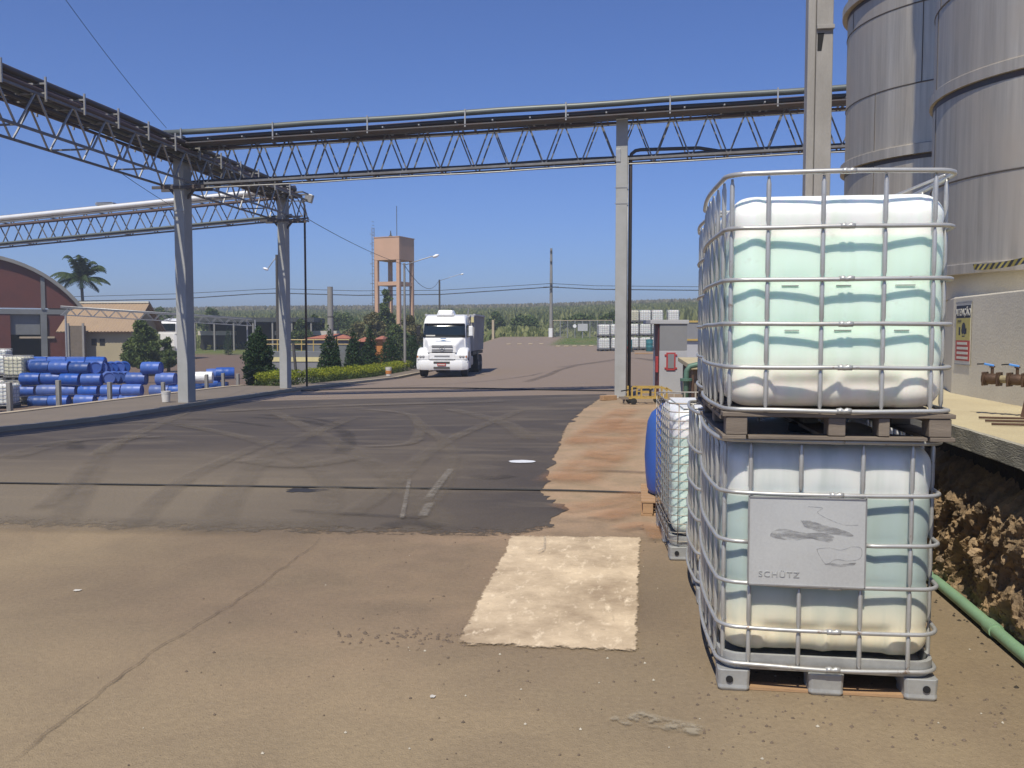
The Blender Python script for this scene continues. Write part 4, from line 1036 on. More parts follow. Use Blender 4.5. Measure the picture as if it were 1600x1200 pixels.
fp('dark middle pipe lying on top of the crossing bridge', 23.10, HT+.13, .07, 'pipe_dark')
fp('brown pipe lying on top of the crossing bridge', 23.30, HT+.11, .055, 'pipe_brown')
fp('dark rear pipe lying on top of the crossing bridge', 23.52, HT+.15, .075, 'pipe_dark')
fp('thin brown pipe below the top chord of the crossing bridge', 23.0, HT-.09, .03, 'pipe_brown')
fp('dark pipe on the bottom chords of the crossing bridge', 23.42, .075, .05, 'pipe_dark')
fp('thin dark pipe on the bottom chord of the crossing bridge, nearest the camera', 23.05, .06, .05, 'pipe_dark')
fp('pale thin conduit hanging under the crossing bridge', 22.95, -.13, .018, 'galv')
hm = unit(.015, .015, M['galv'], 'hanger')
for i in range(16): x = -11.6+1.35*i; strut('hanger', (x, 22.95, zb(x)-.12), (x, 22.95, zb(x)), hm, ft)
for k, (x, z, r, m_, nm) in enumerate(((-12.55, 6.74, .075, 'pipe_dark', 'outer dark pipe in the lower layer'), (-12.34, 6.74, .06, 'pipe_brown', 'brown pipe in the lower layer'), (-12.12, 6.75, .07, 'pipe_grey', 'grey green pipe in the lower layer'),
        (-11.9, 6.74, .06, 'pipe_dark', 'inner dark pipe in the lower layer'), (-11.68, 6.74, .055, 'pipe_brown', 'innermost brown pipe in the lower layer'),
        (-12.55, 7.00, .06, 'pipe_grey', 'outer grey green pipe in the upper layer'), (-12.3, 7.00, .07, 'pipe_dark', 'dark pipe in the upper layer'), (-12.02, 7.0, .06, 'pipe_brown', 'brown pipe in the upper layer'), (-11.74, 7.0, .07, 'pipe_dark', 'inner dark pipe in the upper layer'),
        (-12.3, 6.50, .035, 'pipe_brown', 'thin brown pipe below the top chords'), (-11.9, 6.50, .04, 'pipe_dark', 'thin dark pipe below the top chords'))):
    pipe(nm + ' of the bridge along the pavement', [(x-.2, y, (6.44 if z > 6.6 and z < 6.9 else 6.64 if z > 6.9 else 6.22)+.012*sin(y+x*9)) for y in axis([(4, 30.9-.1*k, 1.2)])], r, m_)
pipe('big shiny aluminium clad pipe on the farther left bridge', [(x, 30.0, zk(x)+.84+.16) for x in axis([(-30, -12.0, 1)])], .095, 'pipe_silver', 14)
pipe('thick brown pipe behind the shiny clad pipe on the farther left bridge', [(x, 30.28, zk(x)+.84+.19) for x in axis([(-30, -12.0, 1)])], .13, 'pipe_brown', 12)
pipe('lower brown pipe on the top chord of the farther left bridge', [(x, 29.9, zk(x)+.70) for x in axis([(-30, -12.0, 1)])], .05, 'pipe_brown')
pipe('grey pipe along the bottom chord of the farther left bridge', [(x, 29.9, zk(x)+.07) for x in axis([(-30, -12.0, 1)])], .045, 'pipe_grey')
a = at(148, 316, 32.0); bxx = thing('cable_box', 'small silver box on top of the farther left pipe bridge', 'box', (a.x, 30.28, zk(a.x)+.84+.33))
MB().box(-.35, -.12, -.03, .35, .12, .05).build('box', M['galv'], bxx, bevel=.01)
MB().box(-.30, -.14, .05, .30, .14, .065).build('lid', M['galv'], bxx)
# columns
def column(label, x, y, top, w=.28, d=.42):
    z0 = T(x, y)-.1; c = thing('concrete_column', label, 'column', (x, y, z0))
    MB().box(-w/2, -d/2, 0, w/2, d/2, top-z0).build('shaft', M['concol'], c, bevel=.015)
    MB().box(-w/2-.13, -d/2-.13, .0, w/2+.13, d/2+.13, .10).build('footing', M['kerb'], c, bevel=.01)
    return c
c1 = column('left front concrete column carrying the corner of the pipe bridges', -12.33, 22.98, zb(-12.3)+HT+.02, .30, .44)
c2 = column('second concrete column farther back on the left pavement', -12.33, 29.95, 6.60, .28, .40)
c3 = column('right concrete column standing alone in the middle of the yard', -.42, 22.94, zb(-.42)+HT-.03, .29, .36)
def braces(c, x, y, zt, k=1):
    mm = unit(.06, .06, M['trussd'], 'bracket')
    for sx in (-1, 1):
        strut('bracket', (x+sx*.42, y, zt), (x+sx*.12, y, zt-.35), mm, c)
braces(c1, -12.33, 22.98, 5.6); braces(c2, -12.33, 29.95, 5.6)
for c, x, y, zz in ((c1, -12.33, 22.98, zb(-12.3)-.06), (c2, -12.33, 29.95, 5.55)):
    MB().box(x-.75, y-.26, zz-.08, x+.75, y-.22, zz).build('bearer', M['trussd'], c, world=True); MB().box(x-.75, y+.22, zz-.08, x+.75, y+.26, zz).build('bearer', M['trussd'], c, world=True)
MB().box(-.42-.15, 22.94-.20, zb(-.42)-.10, -.42-.03, 22.94-.181, zb(-.42)+.22).build('junction_box', M['galv'], c3, world=True, bevel=.005)
MB().box(-.42-.17, 22.94-.19, 4.85, -.42+.17, 22.94-.181, 4.87).build('strap', M['galv'], c3, world=True)
MB().box(-.42-.17, 22.94-.19, 5.25, -.42+.17, 22.94-.181, 5.27).build('strap', M['galv'], c3, world=True)
MB().box(-12.33-.17, 22.98-.235, 4.9, -12.33+.17, 22.98-.221, 4.95).build('strap', M['galv'], c1, world=True)
hb = MB().box(-12.45, 22.4, zb(-12.3)+HT+.02, -12.05, 22.7, zb(-12.3)+HT+.22); tag(hb.build('junction_box', M['concol'], bevel=.02), 'pale junction box on top of the left front column', 'box')
# down pipes
p = [(-.20, 23.0, T(-.2, 23))]; 
down = [(-.20, 23.0, T(-.2, 23)+.0), (-.20, 23.0, zb(0)+.02), (-.18, 23.0, zb(0)+.12), (-.08, 23.0, zb(0)+.2), (.05, 23.0, zb(0)+.22), (1.5, 23.02, zb(1.5)+.18), (2.0, 23.1, zb(2)+.09), (4, 23.12, zb(4)+.09)]
pipe('dark pipe coming down beside the right concrete column and elbowing onto the bridge', down, .045, 'pipe_dark', 10)
pipe('thin conduit clipped to the right side of the lone concrete column', [(-.262, 22.8, T(-.3, 23)+.2), (-.262, 22.8, zb(0))], .012, 'galv', 6)
pipe('black pipe hanging from the end of the bridge beside the second column', [(-11.95, 31.0, T(-12, 31)), (-11.95, 31.0, 6.2), (-12.1, 31.0, 6.6)], .04, 'pipe_dark', 8)
fl_ = thing('floodlight', 'small pale floodlight at the end of the bridge above the second column', 'floodlight', (-11.75, 30.95, 6.45))
MB().box(-.14, -.10, -.16, .14, .08, .14, Matrix.Rotation(.3, 4, 'Y')).build('housing', M['galv'], fl_, bevel=.02)
MB().tube([(0, .05, 0), (-.2, .1, -.1), (-.3, .05, -.15)], .02, 6).build('bracket', M['galv'], fl_)
# slack wires
def wire(lab, a, b, sag, r=.012, n=20, mat='black'):
    a = Vector(a); b = Vector(b); pts = [a.lerp(b, i/n) - Vector((0, 0, sag*4*(i/n)*(1-i/n))) for i in range(n+1)]
    tag(MB().tube(pts, r, 5).build('overhead_wire', M[mat], smooth=True), lab, 'wire')
lampbase = onG(632.5, 51)
LP = Vector((lampbase.x, lampbase.y, 0)); LPtop = at(632.5, 411, 51).z
wire('thin slack wire from the second column down to the street lamp pole', (-11.9, 31, 5.75), (LP.x, LP.y, LPtop-.1), .15, .012)
q2 = onG(687, 105); q2t = at(687, 437, 105).z
wire('thin slack wire from the street lamp pole to the farther lamp pole', (LP.x, LP.y, LPtop-.1), (q2.x, q2.y, q2t), 1.2, .02)
wire('thin wire rising from the left pipe bridge out of the top of the picture', tuple(at(260, 200, 23)), tuple(at(60, -60, 17)), .1, .006)
wire('thin dark wire passing below the left pipe bridge towards the silver pipe', tuple(at(170, 257, 22)), tuple(at(300, 340, 31)), .05, .008)

# ================================================================== STREET LAMPS, UTILITY POLES
def lamp(label, base, top_z, dx, dz, mat='polegrey', r=.085, arm=True, col='galv'):
    t = thing('street_lamp', label, 'street lamp', tuple(base)); h = top_z-base.z
    MB().lathe([(r, 0), (r*.75, h)], 12).build('pole', M[mat], t, smooth=False, auto=40)
    v = RT*dx; L = abs(dx)
    pts = [Vector((0, 0, h-.12)), v*.5+Vector((0, 0, h-.1+dz*.5)), v*.9+Vector((0, 0, h-.1+dz*.92)), v+Vector((0, 0, h-.1+dz))]
    MB().tube(pts, .03, 6).build('arm', M['galv'], t, smooth=True)
    e = pts[-1]; m = MB(); m.ball((0, 0, 0), .20, .12, .09); hd = m.build('lamp_head', M['lampwhite'], t, smooth=True); hd.location = e + v.normalized()*.12; hd.rotation_euler = (0, -.35*(1 if dx > 0 else -1), YAW)
    return t
lamp('street lamp with long rising arm standing in the hedge left of the truck', lampbase, LPtop, 1.68, .50)
lamp('distant lamp on a dark pole rising behind the truck roof', q2, q2t, 2.55, .75, 'poledark', .13)
b = onG(434, 60); lamp('dark lamp pole behind the second column with its lamp to the left', b, at(434, 398, 60).z, -.62, -.85, 'poledark', .11)
# long pole
b = onG(861, 102)
up_ = thing('utility_pole', 'tall utility pole at the end of the yard with a white painted foot', 'utility pole', tuple(b))
H = at(861, 388, 102).z - b.z
MB().lathe([(.22, 0), (.13, H)], 12).build('pole', M['polegrey'], up_, auto=40)
MB().lathe([(.30, 0), (.30, 1.0), (.24, 1.02)], 12).build('painted_foot', M['white'], up_, auto=40)
for z in (H-.4, H-1.6, H-4.2, H-4.7): MB().box(-.10, -.30, z, .10, -.05, z+.12).build('insulator_bracket', M['poledark'], up_)
MB().tube([(-.9, 0, H-4.4), (.9, 0, H-4.4)], .05, 6).build('cross_arm', M['poledark'], up_)
for D, pxs, k in ((101.5, [(-60, 474), (100, 471), (280, 467), (400, 459), (434, 458)], 0), (101.5, [(434, 458), (560, 461.5), (690, 460), (780, 454), (861, 448.5)], 1), (101.5, [(861, 448.5), (930, 452), (1080, 453.5), (1400, 455)], 2),
                  (101.5, [(-60, 466), (100, 464), (280, 459), (434, 451)], 3), (101.5, [(434, 451), (560, 454.5), (690, 453.5), (780, 448), (861, 443)], 4), (101.5, [(861, 443), (930, 446.5), (1080, 448), (1400, 449)], 5)):
    pts = []
    for a_, b_ in zip(pxs, pxs[1:]):
        for i in range(5): t = i/5; pts.append(at(lerp(a_[0], b_[0], t), lerp(a_[1], b_[1], t), D))
    pts.append(at(*pxs[-1], D))
    lab = ['lower power line left of the dark lamp pole', 'lower power line between the dark lamp pole and the utility pole', 'lower power line right of the utility pole',
           'upper power line left of the dark lamp pole', 'upper power line between the dark lamp pole and the utility pole', 'upper power line right of the utility pole'][k]
    tag(MB().tube(pts, .05 if k < 3 else .03, 5).build('power_line', M['black'], smooth=True), lab, 'power line')
b = onG(516.5, 60); zt = at(516.5, 448, 60).z
gp_ = thing('concrete_post', 'thick round grey concrete post cut off behind the conical bushes', 'post', tuple(b))
MB().lathe([(.21, 0), (.185, zt-b.z)], 18).build('shaft', M['polegrey'], gp_, auto=40)
MB().lathe([(.192, (zt-b.z)*.66), (.2, (zt-b.z)*.66+.03), (.2, (zt-b.z)*.66+.08), (.19, (zt-b.z)*.66+.1)], 18).build('band', M['poledark'], gp_)
b = onG(464, 50)
lp = thing('leaning_post', 'short dark post leaning left beside the black hanging pipe', 'post', tuple(b))
MB().bar((0, 0, 0), tuple((at(458, 536, 50) - b)), .13, .13).build('post', M['poledark'], lp, bevel=.01)

# ================================================================== WATER TOWER
D = 100; wb = onG(617, D); R4 = Matrix.Translation(Vector((wb.x, wb.y, 0))) @ Matrix.Rotation(YAW + radians(-24), 4, 'Z')
wt = thing('water_tower', 'salmon concrete water tower with square tank on four legs', 'water tower', (wb.x, wb.y, wb.z), YAW + radians(-24))
z0 = at(0, 408, D).z - wb.z; z1 = at(0, 373, D).z - wb.z; s = 3.25
MB().box(-s/2, -s/2, z0, s/2, s/2, z1).build('tank', M['towerpaint'], wt, bevel=.03)
MB().box(-s/2-.05, -s/2-.05, z1, s/2+.05, s/2+.05, z1+.08).build('roof_slab', M['towerpaint'], wt)
for sx in (-1, 1):
    for sy in (-1, 1):
        MB().box(sx*(s/2-.22)-.2, sy*(s/2-.22)-.2, -1, sx*(s/2-.22)+.2, sy*(s/2-.22)+.2, z0-.002).build('leg', M['towerpaint'], wt, bevel=.02)
zz = at(0, 447, D).z - wb.z
for k in (-1, 1):
    MB().box(-s/2+.425, k*(s/2-.22)-.14, zz, s/2-.425, k*(s/2-.22)+.14, zz+.42).build('tie_beam', M['towerpaint'], wt)
    MB().box(k*(s/2-.22)-.14, -s/2+.425, zz, k*(s/2-.22)+.14, s/2-.425, zz+.42).build('tie_beam', M['towerpaint'], wt)
MB().tube([(.35, 0, z1), (.35, 0, z1+3.6)], .04, 6).build('antenna', M['poledark'], wt)
MB().lathe([(.25, z1+.08), (.25, z1+.3), (.1, z1+.4), (.04, z1+.9)], 12, c=(-.45, 0, 0)).build('vent', M['poledark'], wt)
ld = MB(); 
for dx in (-.22, .22): ld.bar((-s/2-.3, -s/2+.3+dx, 1.5), (-s/2-.3, -s/2+.3+dx, z1+1.2), .05)
for i in range(34): ld.bar((-s/2-.3, -s/2+.08, 1.7+i*.38), (-s/2-.3, -s/2+.52, 1.7+i*.38), .04)
for i in range(10): ld.tube([(-s/2-.3-.35*sin(pi*t/6), -s/2+.3-.35*cos(pi*t/6), 3+i*1.1) for t in range(7)], .02, 4)
ld.build('ladder', M['galv'], wt)

# ================================================================== VEGETATION
def leafcloud(name, blobs, n, s, mat, parent=None, shell=.55, seed=0, flat=0, world_off=None, flip=False):
    rnd = random.Random(seed); vs_, fs_, sh = [], [], []
    vol = [b[3]*b[4]*b[5] for b in blobs]; tot = sum(v**.75 for v in vol)
    for b, v in zip(blobs, vol):
        for i in range(int(n*(v**.75)/tot)):
            z = rnd.uniform(-1, 1); t = rnd.uniform(0, 2*pi); q = sqrt(1-z*z); r = rnd.uniform(shell, 1)**.6
            nn = 1 + .22*noise.noise(Vector((q*cos(t)*2.2+b[0], q*sin(t)*2.2+b[1], z*2.2+b[2])))
            c = Vector((b[0]+b[3]*q*cos(t)*r*nn, b[1]+b[4]*q*sin(t)*r*nn, b[2]+b[5]*z*r*nn))
            if c.z < .02 and not flat: continue
            a = Vector((rnd.gauss(0, 1), rnd.gauss(0, 1), rnd.gauss(0, 1))).normalized(); w_ = a.cross(Vector((rnd.gauss(0, 1), rnd.gauss(0, 1), rnd.gauss(0, 1)))).normalized()
            L = s*rnd.uniform(.7, 1.4); Wd = L*rnd.uniform(.35, .6); o = len(vs_)
            vs_ += [tuple(c-a*L/2), tuple(c+w_*Wd/2), tuple(c+a*L/2), tuple(c-w_*Wd/2)]; fs_.append((o, o+1, o+2, o+3)); sh += [rnd.random()]*4
    me = bpy.data.meshes.new(name); me.from_pydata(vs_, [], fs_); me.materials.append(M[mat])
    a_ = me.attributes.new('shade', 'FLOAT', 'POINT'); a_.data.foreach_set('value', sh)
    return link(name, me, parent)
def conical(label, px, ybase, ytop, D, wpx, group=None, n=3800, mat='cypress', seed=1, fat=0):
    b = onG(px, D); h = at(px, ytop, D).z - b.z; w_ = wpx*D/FPX/2
    t = thing('conical_bush' if not fat else 'rounded_cypress', label, 'bush', tuple(b), 0, group); bl = []
    for i in range(9):
        f = i/8; r = w_*((1-f**1.7)*1.0+.10) if not fat else w_*sqrt(max(.05, 1-(f*1.0)**2.4))*(1+.08*sin(i*2.3+seed))
        r *= (.75+.25*min(1, f*5))
        bl.append((.08*w_*sin(i*2+seed), .08*w_*cos(i*3+seed), h*(.08+f*.86), r, r, h*.11))
    leafcloud('foliage', bl, n, .11, mat, t, .35, seed)
    MB().lathe([(.06, 0), (.03, h*.8)], 8).build('trunk', M['bark'], t)
    return t
conical('big rounded dark cypress between the two left columns', 403, 604, 513, 37, 52, n=9000, fat=1, seed=4)
G1 = 'conical bushes behind the low hedge'
conical('tallest conical bush just right of the second column', 514, 597, 510, 42, 38, G1, seed=1)
conical('slim conical bush directly right of the tallest one', 526, 597, 528, 44.5, 14, G1, 2200, seed=9)
conical('conical bush below the round concrete post and the tower ladder', 552, 590, 513, 45.5, 34, G1, seed=2)
conical('conical bush in front of the orange wall', 578, 588, 508, 48, 32, G1, seed=3)
conical('broad conical bush under the water tower', 608, 585, 522, 52, 42, G1, seed=5)
conical('low bush between the lamp pole and the truck', 645, 580, 519, 57, 30, G1, seed=6, n=3000)
conical('small lone dark cypress on the far lawn', 356, 540, 510, 92, 16, None, 1500, seed=7)
def hedge(label, x0, x1, y0, y1, h, n, seed, s=.07):
    t = thing('low_hedge', label, 'hedge', ((x0+x1)/2, y0, T((x0+x1)/2, y0))); bl = []; k = int((y1-y0)/.45)
    for i in range(k):
        y = y0+(y1-y0)*(i+.5)/k; z = T((x0+x1)/2, y)-t.location.z
        for xx in (x0+.28, x1-.28): bl.append((xx-t.location.x, y-y0, z+h*.5+.06*sin(i*1.9+xx*7), .36, .34, h*.58*(1+.15*sin(i*2.7+xx))))
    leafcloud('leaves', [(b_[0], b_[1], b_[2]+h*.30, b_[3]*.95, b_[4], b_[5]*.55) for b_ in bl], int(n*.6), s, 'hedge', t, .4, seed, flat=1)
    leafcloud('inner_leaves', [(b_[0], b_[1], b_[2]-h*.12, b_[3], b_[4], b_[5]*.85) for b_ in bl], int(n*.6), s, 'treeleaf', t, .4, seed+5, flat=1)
    return t
hedge('low yellow green clipped hedge between the pavement and the bushes', -14.0, -13.05, 35.2, 51, .62, 26000, 1)
hedge('short low hedge beside the foot of the second column', -14.2, -13.1, 31.4, 33.9, .62, 5500, 2)
def tree(label, px, D, ytop, wpx, n, s, mat, seed, blobs=7, trunk_h=.35, base=None, cat='tree', name='leafy_tree', ylow=None):
    b = onG(px, D); h = at(px, ytop, D).z - b.z; w_ = wpx*D/FPX/2; t = thing(name, label, cat, tuple(b)); rnd = random.Random(seed); bl = []
    for i in range(blobs):
        a = rnd.uniform(0, 2*pi); f = rnd.uniform(trunk_h, .88); rr_ = w_*(.55*rnd.random()+.1)*(1.1-abs(f-.55))
        r = w_*rnd.uniform(.38, .6)*(1.15-.5*f); bl.append((rr_*cos(a), rr_*sin(a), h*f, r, r, r*.8))
    bl += [(.12*w_*sin(q*2.1+seed), .1*w_*cos(q*1.7), h*(.25+.14*q), w_*(.62-.09*q), w_*(.62-.09*q), h*.13) for q in range(5)]; bl.append((0, 0, h-.3*w_, w_*.35, w_*.35, w_*.32)); bl.append((-.5*w_, 0, h*.5, w_*.42, w_*.4, w_*.4)); bl.append((.5*w_, 0, h*.5, w_*.42, w_*.4, w_*.4))
    leafcloud('crown', bl, n, s, mat, t, .3, seed)
    m = MB(); m.tube([(0, 0, -.1), (.05, 0, h*.3), (0, .05, h*.75)], [.14, .10, .04], 8)
    for i in range(5):
        c = bl[i]; m.tube([(0, 0, h*.25), (c[0]*.5, c[1]*.5, (h*.25+c[2])/2), (c[0], c[1], c[2])], [.06, .045, .02], 6)
    m.build('trunk', M['bark'], t, smooth=True); return t
tree('round leafy tree in front of the tiled house', 220, 62, 499, 66, 15000, .2, 'treeleaf', 21, 10, .25)
tree('bushy shrub right of the round leafy tree, below the far white cab', 262, 66, 527, 34, 5000, .2, 'treeleaf', 22, 5, .2)
tree('tallest dark tree rising between the water tower legs', 603, 92, 452, 34, 6000, .26, 'treeleaf', 23, 8, .4)
tree('dry brownish tree at the left leg of the water tower', 585, 86, 487, 44, 5000, .26, 'treebrown', 24, 7, .25)
tree('mixed brown and green tree right of the water tower base', 640, 84, 492, 50, 6000, .26, 'treebrown', 25, 7, .25)
tree('low green tree left of the truck behind the lamp pole', 618, 78, 505, 52, 6000, .24, 'treeleaf', 26, 7, .2)
tree('dark green tree behind the flat roofed shed', 492, 104, 492, 34, 4000, .3, 'treeleaf', 27, 6, .2)
tree('low green tree behind the conical bushes on the left', 560, 88, 505, 60, 5000, .26, 'treebrown', 28, 7, .2)
tree('rounded green tree near the far gantry', 470, 100, 498, 40, 4000, .28, 'treeleaf', 29, 6, .2)
# far masses (uncountable)
def cards(name, label, N, fn, mat, hmin, hmax, wmul, seed, cat):
    rnd = random.Random(seed); vs_, fs_, sh = [], [], []
    for i in range(N):
        r = fn(rnd)
        if r is None: continue
        x, y, k = r; z = T(x, y)-.15; h = rnd.uniform(hmin, hmax)*k; w_ = h*rnd.uniform(*wmul); a = rnd.uniform(0, pi); dx, dy = cos(a)*w_/2, sin(a)*w_/2
        lx, ly = rnd.gauss(0, .22)*h, rnd.gauss(0, .22)*h; o = len(vs_)
        vs_ += [(x-dx*.35, y-dy*.35, z), (x+dx*.35, y+dy*.35, z), (x+dx+lx*.5, y+dy+ly*.5, z+h*.6), (x+lx, y+ly, z+h), (x-dx+lx*.5, y-dy+ly*.5, z+h*.55)]
        fs_.append((o, o+1, o+2, o+3, o+4)); sh += [rnd.random()]*5
    me = bpy.data.meshes.new(name); me.from_pydata(vs_, [], fs_); me.materials.append(M[mat])
    a_ = me.attributes.new('shade', 'FLOAT', 'POINT'); a_.data.foreach_set('value', sh)
    tag(link(name, me), label, cat, kind='stuff')
def fan(d0, d1, pw=1.0, px0=-450, px1=2050):
    def f(rnd):
        D = lerp(d0, d1, rnd.random()**pw); px = rnd.uniform(px0, px1); p = FH*D + RT*((px-800)/FPX*D); return p.x, p.y, 1
    return f
def dens(f, sc, thr, k=5):
    def g(rnd):
        r = f(rnd)
        if nzv(r[0], r[1], sc, k) < thr: return None
        return r[0], r[1], .7+.9*max(0, nzv(r[0], r[1], sc*1.7, 2)+.3)
    return g
cards('sugar_cane', 'dense green sugar cane covering the middle slope of the hill', 90000, fan(150, 300, .8), 'cane', 1.5, 2.4, (.22, .4), 1, 'sugar cane')
cards('flowering_cane', 'olive brown cane tops along the hill crest', 60000, fan(285, 440, .9), 'canedry', 2.0, 3.2, (.3, .5), 2, 'sugar cane')
def bank(rnd):
    r = fan(108, 152, .9)(rnd); return r[0], r[1], .55+1.1*max(0, nzv(r[0], r[1], .07, 5)+.35)
cards('bank_bushes', 'dark bushes and tall weeds at the foot of the hill', 90000, bank, 'weed', .6, 1.2, (.4, .7), 3, 'bushes')
cards('verge_weeds', 'bright green grass and weeds on the verge beyond the yard', 30000, fan(104, 114, 1), 'weed', .35, .8, (.4, .8), 4, 'grass')
def isl(rnd):
    x = rnd.uniform(-8.5, 16); y = rnd.uniform(86, 103)
    if nzv(x, y, .2) < -.15: return None
    return x, y, 1
cards('island_grass', 'short green grass around the far container stacks', 9000, isl, 'weed', .10, .22, (.5, .9), 5, 'grass')
def lawnf(rnd):
    x = rnd.uniform(-75, -25); y = rnd.uniform(90, 112); return x, y, 1
cards('lawn_grass', 'mown green lawn beyond the left road', 20000, lawnf, 'weed', .06, .14, (.8, 1.5), 6, 'grass')
# separate clumps of taller shrubs on the bank
rnd = random.Random(8)
for i, (px, D, yt, w_, lab) in enumerate(((700, 125, 482, 60, 'dark shrub on the bank behind the truck cab'), (775, 128, 488, 34, 'shrub on the bank right of the truck'), (820, 126, 494, 50, 'wide low shrub on the bank left of the utility pole'),
        (905, 122, 492, 60, 'shrub on the bank behind the wire fence'), (950, 118, 490, 40, 'dark shrub on the bank beside the lone column'), (540, 125, 488, 60, 'large shrub on the bank between round post and tower'), (330, 128, 482, 50, 'shrub on the bank behind the left column'), (250, 130, 480, 44, 'shrub on the bank behind the tiled house'))):
    tree(lab, px, D, yt, w_, 3500, .38, 'treeleaf', 60+i, 6, .2, cat='bush', name='bank_shrub')

# palm
b = onG(129, 80); pt = at(128, 450, 80).z
pm = thing('palm_tree', 'tall palm tree with feathery crown between hangar and house', 'palm tree', tuple(b)); h = pt-b.z
MB().tube([(0, 0, -.1), (.05, 0, h*.4), (.1, 0, h*.8), (.05, 0, h)], [.22, .17, .14, .12], 12).build('trunk', M['palmbark'], pm, smooth=True)
MB().tube([(.05, 0, h), (.05, 0, h+.9)], [.13, .08], 10).build('crownshaft', M['greenpipe'], pm, smooth=True)
rnd = random.Random(4)
for i in range(24):
    az = i*2.399; el = [1.25, .85, .5, .25, .05][i % 5] + rnd.uniform(-.1, .1); L = rnd.uniform(2.5, 3.1); p = Vector((.05, 0, h+.8)); d = Vector((cos(az)*cos(el), sin(az)*cos(el), sin(el))); vs_, fs_, sh = [], [], []; n = 26
    side = d.cross(Vector((0, 0, 1))).normalized(); prev = p.copy()
    for k in range(n):
        f = k/n; d2 = (d + Vector((0, 0, -1.35*f*f-.15*f))).normalized(); q = prev + d2*L/n; sd_ = side
        for s_ in (-1, 1):
            ll = .62*sin(pi*min(.97, f*.9+.12))+.08; dirv = (sd_*s_*.8 + d2*.55 + Vector((0, 0, -.55-.3*rnd.random()))).normalized()*ll; o = len(vs_)
            wv = d2*.075
            vs_ += [tuple(q-wv), tuple(q+wv), tuple(q+dirv+wv*.3), tuple(q+dirv*1.02-wv*.3)]; fs_.append((o, o+1, o+2, o+3)); sh += [rnd.random()]*4
        o = len(vs_); u_ = Vector((0, 0, .025)); vs_ += [tuple(prev-side*.02), tuple(prev+side*.02), tuple(q+side*.02), tuple(q-side*.02)]; fs_.append((o, o+1, o+2, o+3)); sh += [1]*4
        prev = q
    me = bpy.data.meshes.new('frond'); me.from_pydata(vs_, [], fs_); me.materials.append(M['palm']); a_ = me.attributes.new('shade', 'FLOAT', 'POINT'); a_.data.foreach_set('value', sh); link('frond', me, pm)
# ================================================================== TRUCK
tb = Vector((-9.5, 42.6, 0)); tb.z = T(tb.x, tb.y+2)
HD = radians(4.2)
tk = thing('tipper_truck', 'white bonneted tipper truck facing the camera beside the kerb', 'truck', tuple(tb), HD)
def loft(secs, name, mat, parent, auto=35, bevel=0):     # secs: list of closed sections with equal point counts
    n = len(secs[0]); m = MB(); m.v = [tuple(p) for s_ in secs for p in s_]
    m.f = [(a*n+i, a*n+(i+1) % n, (a+1)*n+(i+1) % n, (a+1)*n+i) for a in range(len(secs)-1) for i in range(n)] + [tuple(range(n))[::-1], tuple((len(secs)-1)*n+i for i in range(n))]
    return m.build(name, mat, parent, recalc=True, auto=auto, bevel=bevel)
def sec(y, hw0, hw1, z0, z1, r=.12):      # rounded trapezoid section across the truck at depth y
    pts = [(-hw0, y, z0), (hw0, y, z0)]
    for k in range(5):
        a = k*pi/8; pts.append((hw1-r+r*cos(a), y, z1-r+r*sin(a)))
    for k in range(5):
        a = pi/2+k*pi/8; pts.append((-hw1+r+r*cos(a), y, z1-r+r*sin(a)))
    return pts
cabin = loft([sec(.98, 1.06, 1.06, 1.15, 2.02, .05), sec(1.10, 1.10, 1.06, 1.0, 2.62, .10), sec(1.16, 1.13, 1.06, 1.0, 2.78, .14), sec(1.34, 1.15, 1.05, .95, 3.03, .2), sec(1.75, 1.15, 1.05, .95, 3.13, .2), sec(2.75, 1.15, 1.05, .95, 3.13, .2), sec(2.95, 1.12, 1.0, .95, 3.05, .2)], 'cab', M['truckwhite'], tk)
hood = loft([sec(.22, .70, .66, .95, 1.60, .12), sec(.30, .78, .72, .95, 1.66, .12), sec(.7, .92, .84, .95, 1.84, .12), sec(1.02, 1.10, 1.02, .95, 2.0, .08)], 'hood', M['truckwhite'], tk)
# windscreen: a leaning curved pane
m = MB(); rowsn = []
for j in range(5):
    f = j/4; z = 1.98+.68*f; y = .965+.14*f; hw = 1.06-.03*f
    rowsn.append([(hw*(i/8*2-1), y-.045+.03*(abs(i/8*2-1))**3, z) for i in range(9)])
m.v = [p for r_ in rowsn for p in r_]; m.f = [(j*9+i, j*9+i+1, (j+1)*9+i+1, (j+1)*9+i) for j in range(4) for i in range(8)]
ws = m.build('windscreen', M['glass'], tk, smooth=True); so = ws.modifiers.new('s', 'SOLIDIFY'); so.thickness = .02
MB().box(-.92, .885, 2.035, -.45, .893, 2.10).build('visor_card', M['signwhite'], tk)
MB().box(-1.0, .96, 2.665, 1.0, 1.14, 2.72).build('sun_visor', M['truckwhite'], tk, bevel=.02)
MB().tube([(-.8, .93, 2.0), (.1, .94, 2.04)], .012, 5).build('wiper', M['black'], tk); MB().tube([(.15, .93, 2.0), (.85, .96, 2.04)], .012, 5).build('wiper', M['black'], tk)
